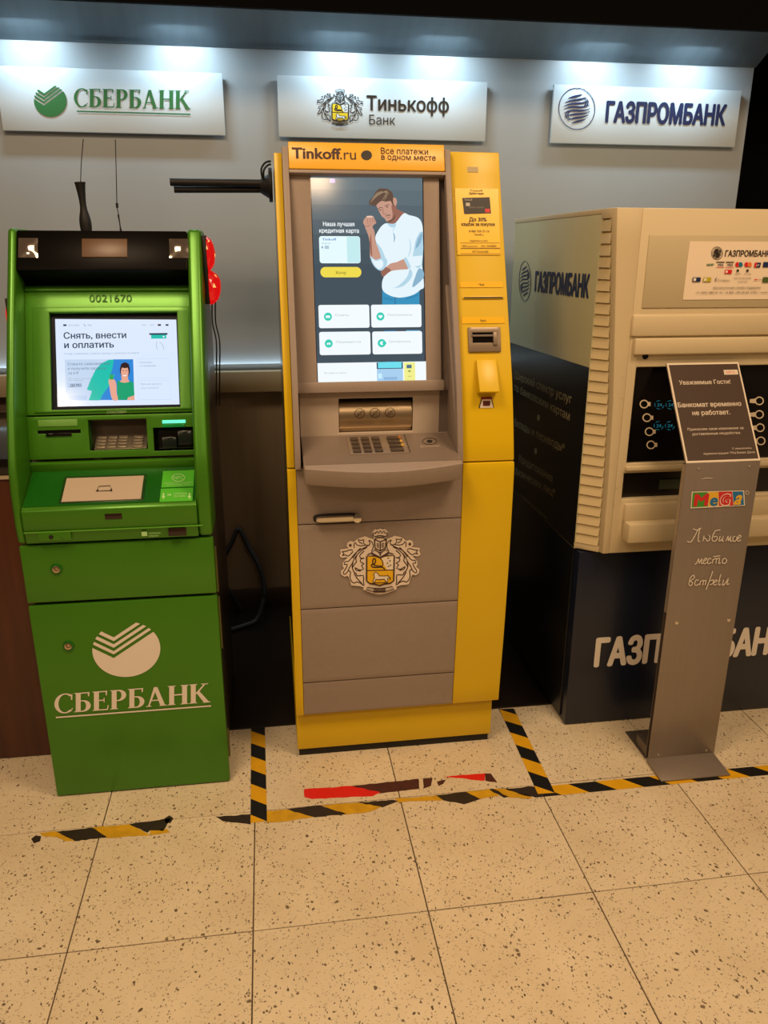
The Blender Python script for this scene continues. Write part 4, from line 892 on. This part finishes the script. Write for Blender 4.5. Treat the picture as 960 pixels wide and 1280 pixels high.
d.text('МОСКОВСКИЙ', 706, 386, 824, 386, 8, K); d.text('кредитный', 732, 408, 798, 408, 8, K); d.box(846, 388, 872, 394, RED); d.text('банк', 876, 396, 898, 396, 8, K); d.box(906, 374, 960, 410, mat('olive_dark', '4a5a20', .5))
d.text('Круглосуточная служба поддержки', 558, 456, 890, 454, 14, K); d.text('+7 (495) 980-41-41 / 8 800 100-00-89 (РФ) / www.gazprombank.ru', 434, 488, 1100, 486, 12, K); d.build('label_print', tp)
# tray lip
pslab('tray', FG, (777, 644, 1010, 667), .05, CREAM, zm, .008, .055)
pslab('tray_floor', FG, (779, 624, 1008, 645), .03, CREAM, zm, .004, .018)
for (x, y) in ((778, 470), (777, 496), (770, 609), (768, 630)): cyl('screw_cap', FG.w(*FG.px(x, y), .0035), tuple(FG.n), .004, .0015, CREAM, zm, 12)
# left flank: film panel and louvers
sidep = Pl((X0, .33, 0), (0, -1, 0), (0, 0, 1))
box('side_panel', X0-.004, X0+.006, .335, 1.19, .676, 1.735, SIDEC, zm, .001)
box('side_trim', X0-.006, X0+.004, .336, 1.195, 1.735, 1.75, CREAM, zm, .002)
SD = Pl((X0-.004, 0, 0), (0, -1, 0), (0, 0, 1))
d = Draw(SD, .0006)
a_, b_ = SD.px(643, 430), SD.px(738, 460)
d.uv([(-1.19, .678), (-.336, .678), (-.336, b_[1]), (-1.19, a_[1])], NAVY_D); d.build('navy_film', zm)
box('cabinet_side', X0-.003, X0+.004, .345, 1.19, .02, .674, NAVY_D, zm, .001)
d = Draw(SD, .0012); globe(d, 656.5, 351.5, 7.3, 25, NVTXT, 1.9, .7, .02, .8); d.text('ГАЗПРОМБАНК', 668.5, 363.5, 736, 372, 22, NVTXT, .055, 0, False); d.build('lettering', zm)
tx = mat('film_text', '9a9270', .4)
d = Draw(SD, .0012)
for t, x0, y0, x1, y1, cp in (('Широкий спектр услуг', 644, 473, 714.5, 505, 9), ('по банковским картам', 643, 488, 712, 526, 9), ('Вклады и переводы*', 643, 532, 706, 566, 9), ('Кредитование', 649, 577, 691, 603, 9), ('физических лиц*', 644, 592, 694, 622, 9), ('* Подробнее у сотрудников', 650, 619, 684, 649, 3)):
    Draw(SD, .0012).text(t, x0, y0, x1, y1, cp, tx, 0, 0, False).build('side_lettering', zm)
for x, y in ((673.5, 522), (670, 564)): Draw(SD, .0012).ell(x, y, 1.8, 4, tx).build('bullet', zm)
LV = 30
for i in range(LV):
    z0 = .70+i*(1.02/LV); z1 = z0+1.02/LV-.001
    bm = bmesh.new(); xa, xb = xl(z0)-.006, xl(z1)-.006
    hexa(bm, [(X0-.004, .333, z0), (xa-.004, .284, z0), (xb+.001, .288, z1), (X0+.002, .337, z1), (X0+.01, .345, z0), (xa-.001, .30, z0), (xb-.001, .30, z1), (X0+.01, .345, z1)])
    finish('louver', bm, mat('louver_cream', 'cdbb90', .45), zm, .001, 1)
bm = bmesh.new(); Zc = [.68, .80, .93, 1.06, 1.19, 1.31, 1.435, 1.55, 1.66, 1.75]; G = []
for z in Zc: G.append([bm.verts.new(p) for p in ((xl(z)-.006, .286, z), (xl(z), .264, z), (1.189, .264, z), (1.189, .31, z), (xl(z)-.006, .31, z))])
for a, b in zip(G, G[1:]):
    for k in range(5): bm.faces.new((a[k], a[(k+1) % 5], b[(k+1) % 5], b[k]))
bm.faces.new(G[0][::-1]); bm.faces.new(G[-1])
finish('face_corner', bm, CREAM, zm, .003)
bm = bmesh.new(); hexa(bm, [(X0-.006, .338, 1.722), (xl(1.74)-.006, .284, 1.722), (xl(1.75)-.006, .284, 1.75), (X0-.006, .338, 1.75), (X0+.02, .345, 1.722), (1.18, .30, 1.722), (1.18, .30, 1.75), (X0+.02, .345, 1.75)]); finish('top_corner', bm, CREAM, zm, .002)
bm = bmesh.new(); hexa(bm, [(X0-.006, .338, .678), (xl(.68)-.006, .284, .678), (xl(.70)-.006, .284, .70), (X0-.006, .338, .70), (X0+.02, .345, .678), (1.18, .30, .678), (1.18, .30, .70), (X0+.02, .345, .70)]); finish('bottom_corner', bm, CREAM, zm, .002)
GC_ = upright(.306)
quick('lettering', GC_, 'ГАЗПРОМБАНК', 742, 830, 981, 817.6, 31, WHITE, cab, .058, .0012)

# ------------------------------------------------------------------ information stand
st = thing('information_stand', 'grey metal floor stand with a bent foot, in front of the cream cash machine', 'stand', (1.42, .07, 0))
YS = .06; SX0, SX1 = 1.304, 1.542
PS = upright(YS-.001)
box('post', SX0, SX1, YS, YS+.003, .004, 1.037, GREYM, st, .0006)
box('rear_post', SX0+.002, SX1-.002, YS+.020, YS+.023, .004, 1.034, mat('stand_rear', '6a6058', .4, .5), st, .0006)
for x in (SX0+.001, SX1-.004): box('edge_strip', x, x+.003, YS+.003, YS+.020, .55, 1.033, mat('edge_pale', 'b8aa98', .3, .5), st)
prism('front_foot', [(YS, .009), (-.047, .002), (-.047, .007), (YS, .016)], SX0-.006, SX1-.004, GREYM, st, .0006)
box('rear_foot', SX0, SX1, YS+.023, .236, 0, .004, mat('stand_rear'), st, .0006)
box('inner_bracket', SX0+.004, SX0+.07, YS+.024, YS+.10, .004, .045, mat('stand_rear'), st, .001)
SHP = leaning(YS, 1.037, .246, 1.306)
hl = math.hypot(.186, .269)
slab('holder', SHP, SX0, SX1, 0, hl, .004, GREYM, st, .0006, 0)
for x, y in ((846, 778.5), (911, 775), (823, 943.5), (883, 938.5), (873, 586), (937, 583)):
    big = 770 < y < 780
    cyl('rivet', PS.w(*PS.px(x, y))+Vector((0, .001, 0)), (0, -1, 0), .0065 if big else .0035, .002, CHROME if big else mat('rivet_pale', 'c8bca8', .3, .6), st, 14, .0006)
d = Draw(PS, .0008, (740, 440, 4)); wo = mat('logo_outline', 'e0d4c0', .45); lg = mat('logo_green', '3f8f2c', .45); lr = mat('logo_red', 'c8282a', .45); ly = mat('logo_yellow', 'e0b030', .45); lb = mat('logo_blue', '1f6fa0', .45)
d.poly([(498, 698), (760, 692), (764, 768), (492, 782)], wo); d.poly([(503, 702), (578, 700), (580, 772), (497, 777)], lg); d.poly([(580, 700), (632, 698), (632, 768), (582, 772)], ly); d.poly([(632, 698), (700, 697), (706, 768), (634, 770)], lr); d.poly([(702, 697), (755, 696), (759, 764), (708, 768)], lb)
d.text('M', 506, 768, 578, 766, 56, lr, .05); d.text('e', 586, 768, 626, 766, 56, lb, .05); d.text('G', 634, 768, 688, 766, 56, wo, .07); d.text('G', 638, 764, 684, 762, 50, lr, .03); d.text('a', 706, 762, 744, 760, 66, ly, .04, .3); d.ring(775, 702, 8, 9, 2, wo, 14); d.build('logo', st, label='multicoloured block logo')
d = Draw(PS, .0008, (740, 440, 4)); wt_ = mat('script_white', 'ddd2c0', .5)
# handwritten words as brush strokes
def script(D, strokes, m, w=4.5):
    for s_ in strokes: D.line(s_, w, m, sm=4)
script(d, [
 [(475, 945), (492, 950), (510, 925), (530, 888), (545, 880)], [(538, 885), (532, 915), (530, 945), (540, 946)], [(505, 884), (525, 890), (545, 880)],
 [(560, 918), (554, 945)], [(557, 932), (570, 930), (580, 915), (588, 925), (582, 944), (570, 940), (574, 922), (582, 916)],
 [(640, 890), (618, 893), (604, 915), (600, 940), (612, 946), (624, 935), (622, 922), (606, 924)],
 [(640, 920), (634, 944), (645, 940), (656, 920), (650, 944), (658, 944)], [(668, 945), (680, 920), (680, 944), (694, 920), (690, 944), (700, 942)],
 [(722, 920), (706, 924), (704, 944), (716, 944), (724, 928), (716, 918)], [(728, 934), (744, 922), (736, 916), (726, 932), (730, 946), (744, 938)],
 [(512, 1060), (522, 1055), (532, 1032), (534, 1056), (548, 1032), (546, 1056), (556, 1054)], [(558, 1046), (574, 1034), (566, 1030), (556, 1044), (560, 1058), (574, 1052)], [(596, 1034), (584, 1032), (576, 1048), (582, 1058), (596, 1050)],
 [(604, 1034), (600, 1056)], [(606, 1038), (620, 1030), (618, 1056)], [(620, 1036), (636, 1030), (632, 1056), (642, 1052)], [(604, 1022), (640, 1018)],
 [(668, 1030), (654, 1034), (650, 1052), (662, 1056), (672, 1044), (666, 1030)],
 [(482, 1160), (490, 1130), (505, 1115), (510, 1128), (490, 1145), (502, 1152), (492, 1168), (482, 1160)], [(532, 1140), (518, 1140), (512, 1158), (520, 1166), (534, 1158)],
 [(542, 1142), (536, 1164)], [(544, 1146), (556, 1140), (552, 1164)], [(556, 1146), (568, 1140), (564, 1164)],
 [(602, 1095), (586, 1140), (568, 1188)], [(588, 1144), (604, 1138), (602, 1156), (588, 1162)],
 [(608, 1152), (624, 1144), (616, 1138), (606, 1150), (610, 1164), (624, 1158)], [(642, 1110), (634, 1140), (632, 1164), (642, 1158)], [(630, 1140), (640, 1142)],
 [(656, 1138), (650, 1164), (662, 1158), (680, 1130), (672, 1160), (684, 1156)]], wt_)
d.build('script_lettering', st)
d = Draw(PS, .0006); d.line([(876, 599), (884, 597.5), (892, 598)], .8, wt_, 3, taper=True); d.build('scratch', st)
# notice lying in the holder
no = thing('notice_sheet', 'dark notice sheet with a white border, on the top of the grey stand', 'notice', ((SX0+SX1)/2, .15, 1.16))
slab('sheet', SHP, SX0+.001, SX1-.001, .002, hl-.001, .0006, mat('paper_border', 'd8cab4', .3), no, 0, .0014)
d = Draw(SHP, .0016); d.ubox(SX0+.006, SX1-.006, .008, hl-.007, mat('notice_dark', '4a3d34', .22)); d.src = (740, 440, 4); pw = mat('notice_print', 'd0c2ae', .4)
d.box(658, 90, 728, 114, pw); d.text('МЕГА', 672, 108, 714, 108, 10, RED)
d.text('Уважаемые Гости!', 436, 164, 692, 160, 20, pw, .012); d.text('Банкомат временно', 430, 280, 746, 268, 22, pw, .016); d.text('не работает.', 502, 318, 690, 312, 22, pw, .016)
d.text('Приносим свои извинения за', 478, 395, 756, 386, 12, pw); d.text('доставленные неудобства.', 500, 418, 742, 410, 12, pw); d.text('С уважением,', 700, 488, 798, 485, 8, pw); d.text('Администрация ТРЦ Белая Дача', 556, 516, 812, 505, 9, pw); d.build('notice_print', no)

# ------------------------------------------------------------------ wooden counter at far left, cable
cw = thing('counter', 'dark reddish wood counter beside the green cash machine, cut by the left edge', 'counter', (-1.3, .7, 0))
box('front_panel', -2.2, -.66, .383, .40, .004, .978, WOOD, cw, .001); box('carcass', -2.19, -.665, .40, 1.1, 0, .975, WOOD, cw)
box('worktop', -2.22, -.655, .375, 1.12, .99, 1.04, BLACKG, cw, .004); box('metal_edge', -2.2, -.66, .378, .385, .976, .988, CHROME, cw)
tag(tube('cable', [(-.08, 1.43, .01), (-.12, 1.41, .10), (-.17, 1.40, .22), (-.10, 1.42, .36), (-.068, 1.43, .415), (-.03, 1.41, .34), (.02, 1.37, .24), (.035, 1.33, .13), (.0, 1.28, .03), (-.06, 1.25, .012), (-.16, 1.2, .012)], .011, mat('cable_grey', '2a2824', .5), n=10), 'dark looped cable hanging against the wall between the green and yellow machines', 'cable')

# ------------------------------------------------------------------ floor tapes
BK = mat('tape_black', '12100d', .45); TY = mat('tape_yellow', 'dba40a', .45, noise=.12, scale=(20, 20, 20)); TR = mat('tape_red', 'd41a16', .45)
BRN = mat('tape_residue', '4a2018', .6, noise=.3, scale=(40, 40, 40))
def tape(label, P0, P1, wd, stripe, slope, ragged=None, group=None, z=.0003, flip=False, start=0):
    """hazard tape from floor point P0 to P1, striped; ragged(u)->(lo,hi) crops its width 0..1"""
    a = Vector(P0); b = Vector(P1); L = (b-a).length; e = (b-a)/L; nn = Vector((-e.y, e.x)); bm = bmesh.new(); N = max(8, int(L/.004))
    rr = ragged or (lambda u: (0, 1)); H = .0004; JY = 6
    def pt3(u, v): q_ = a+e*u+nn*(v-.5)*wd; return Vector((q_.x, q_.y, z))
    # stripes as parallelograms
    k = -3; s_ = slope*wd
    while True:
        u0 = k*stripe+start
        if u0 > L+abs(s_): break
        cells = 10
        for c in range(cells):
            v0, v1 = c/cells, (c+1)/cells
            M_ = max(1, int(stripe/.004))
            for j in range(M_):
                ua, ub = u0+stripe*j/M_, u0+stripe*(j+1)/M_
                q4 = [(ua+s_*v0, v0), (ub+s_*v0, v0), (ub+s_*v1, v1), (ua+s_*v1, v1)]
                um = sum(p[0] for p in q4)/4; vm = (v0+v1)/2
                if um < 0 or um > L: continue
                lo, hi = rr(um)
                if vm < lo or vm > hi: continue
                f = bm.faces.new([bm.verts.new(pt3(min(L, max(0, u)), v)) for u, v in q4]); f.material_index = k % 2
        k += 1
    bmesh.ops.remove_doubles(bm, verts=bm.verts, dist=1e-5)
    r_ = bmesh.ops.extrude_face_region(bm, geom=bm.faces[:])
    for v in [x for x in r_['geom'] if isinstance(x, bmesh.types.BMVert)]: v.co.z += H
    o = finish('floor_tape', bm, [BK, TY], smooth=False); tag(o, label, 'tape', group); return o
def fl(x, y): a, b = FLOORP.px(x, y); return (a, b)
def vec(p): return Vector(p)
def rag(seed, amp, lo_f=None, hi_f=None, L=1):
    rnd = random.Random(seed); t = [rnd.uniform(-1, 1) for _ in range(400)]
    def f(u):
        i = int(u/.006) % 399; w_ = (u/.006) % 1; n_ = t[i]*(1-w_)+t[i+1]*w_
        lo = (lo_f(u) if lo_f else 0)+amp*max(0, n_); hi = (hi_f(u) if hi_f else 1)-amp*max(0, -n_); return lo, hi
    return f
W5 = .048
tape('vertical black and yellow floor tape, straight strip left of the yellow machine', fl(323.5, 1028), fl(322.5, 908), W5*1.02, .074, .75, start=.0, z=.0007)
tape('black and yellow tape running back between the yellow machine and the stand', fl(683, 992), fl(633, 886), W5*1.15, .074, .75, start=0, z=.0007)
tape('clean black and yellow tape passing under the foot of the grey stand', fl(664, 991), fl(1040, 955), W5, .092, -1.1, start=.0)
def scraps(label, ox, oy, k, pieces, z=.0004):
    bm = bmesh.new(); ms = []; rnd = random.Random(len(label))
    for m, P in pieces:
        if m not in ms: ms.append(m)
        Q = []
        for a, b in zip(P, P[1:]+P[:1]):       # fray the long edges a little
            n_ = max(1, int(math.hypot(b[0]-a[0], b[1]-a[1])/12))
            for t in range(n_): w_ = t/n_; jt = 0 if t == 0 else 1.4; Q.append((a[0]+(b[0]-a[0])*w_+rnd.uniform(-jt, jt), a[1]+(b[1]-a[1])*w_+rnd.uniform(-jt, jt)))
        V = [Vector((*fl(ox+x/k, oy+y/k), z)) for x, y in Q]; tb_v = [bm.verts.new(v) for v in V]; bt_v = [bm.verts.new(v+Vector((0, 0, .0004))) for v in V]
        for t in tessellate_polygon([V]):
            for ring in (tb_v, bt_v):
                f = bm.faces.new([ring[q_] for q_ in t]); f.material_index = ms.index(m)
        for q_ in range(len(V)): f = bm.faces.new((tb_v[q_-1], tb_v[q_], bt_v[q_], bt_v[q_-1])); f.material_index = ms.index(m)
    tag(finish('floor_tape', bm, ms, smooth=False), label, 'tape')
TYW = mat('tape_yellow_worn', 'd0a018', .5, noise=.25, scale=(30, 30, 30)); BKW = mat('tape_black_worn', '2c2016', .55, noise=.3, scale=(30, 30, 30))
scraps('torn black and yellow tape remnant before the green machine, leftmost on the floor', 0, 740, 2.8235, [
    (TYW, [(140, 850), (195, 845), (265, 880), (232, 880), (200, 866), (150, 862)]), (BKW, [(196, 846), (325, 832), (378, 866), (265, 880)]),
    (TYW, [(325, 832), (455, 820), (532, 858), (378, 869)]), (BKW, [(455, 820), (588, 801), (604, 800), (576, 844), (530, 842), (520, 850)]), (TYW, [(530, 842), (590, 838), (600, 850), (532, 858)]),
    (BKW, [(110, 872), (125, 860), (145, 862), (142, 880), (120, 888)]), (BKW, [(580, 800), (598, 789), (612, 799), (602, 816), (584, 815)])])
scraps('black and yellow tape crossing under the vertical strip, left of the floor joint', 240, 880, 2.4, [
    (BKW, [(70, 338), (176, 331), (176, 362), (120, 356), (92, 352)]), (TYW, [(222, 322), (283, 317), (368, 338), (300, 350), (222, 357)]),
    (BKW, [(283, 317), (384, 304), (462, 330), (368, 340)]), (TYW, [(384, 304), (497, 296), (572, 308), (550, 318), (520, 326), (462, 332)]), (BKW, [(497, 296), (605, 288), (618, 292), (598, 300), (572, 310)])])
scraps('wrinkled ripped black and yellow tape between the floor joint and the diagonal strip', 480, 880, 2, [
    (TYW, [(28, 238), (130, 229), (148, 241), (90, 243), (34, 246)]), (BKW, [(130, 229), (205, 220), (240, 238), (200, 251), (178, 246), (148, 241)]), (TYW, [(205, 220), (262, 213), (290, 229), (240, 238)]),
    (BKW, [(262, 213), (272, 212), (312, 232), (300, 235)]), (TYW, [(272, 212), (300, 212), (360, 228), (372, 237), (312, 234)]), (BKW, [(300, 212), (385, 205), (402, 230), (364, 232)])])
scraps('torn red tape remnant with dark residue, on the tiles before the yellow machine', 340, 740, 3, [
    (TR, [(120, 740), (298, 728), (408, 752), (380, 765), (150, 777), (122, 770)]), (BRN, [(298, 728), (550, 701), (553, 738), (470, 748), (400, 757), (408, 752)]),
    (BRN, [(566, 700), (602, 698), (596, 728), (568, 738)]), (BRN, [(618, 712), (652, 704), (642, 720), (625, 728)]), (TR, [(640, 694), (800, 680), (798, 708), (768, 706), (700, 698)]), (BRN, [(799, 681), (820, 681), (845, 715), (800, 708)])], z=.0005)
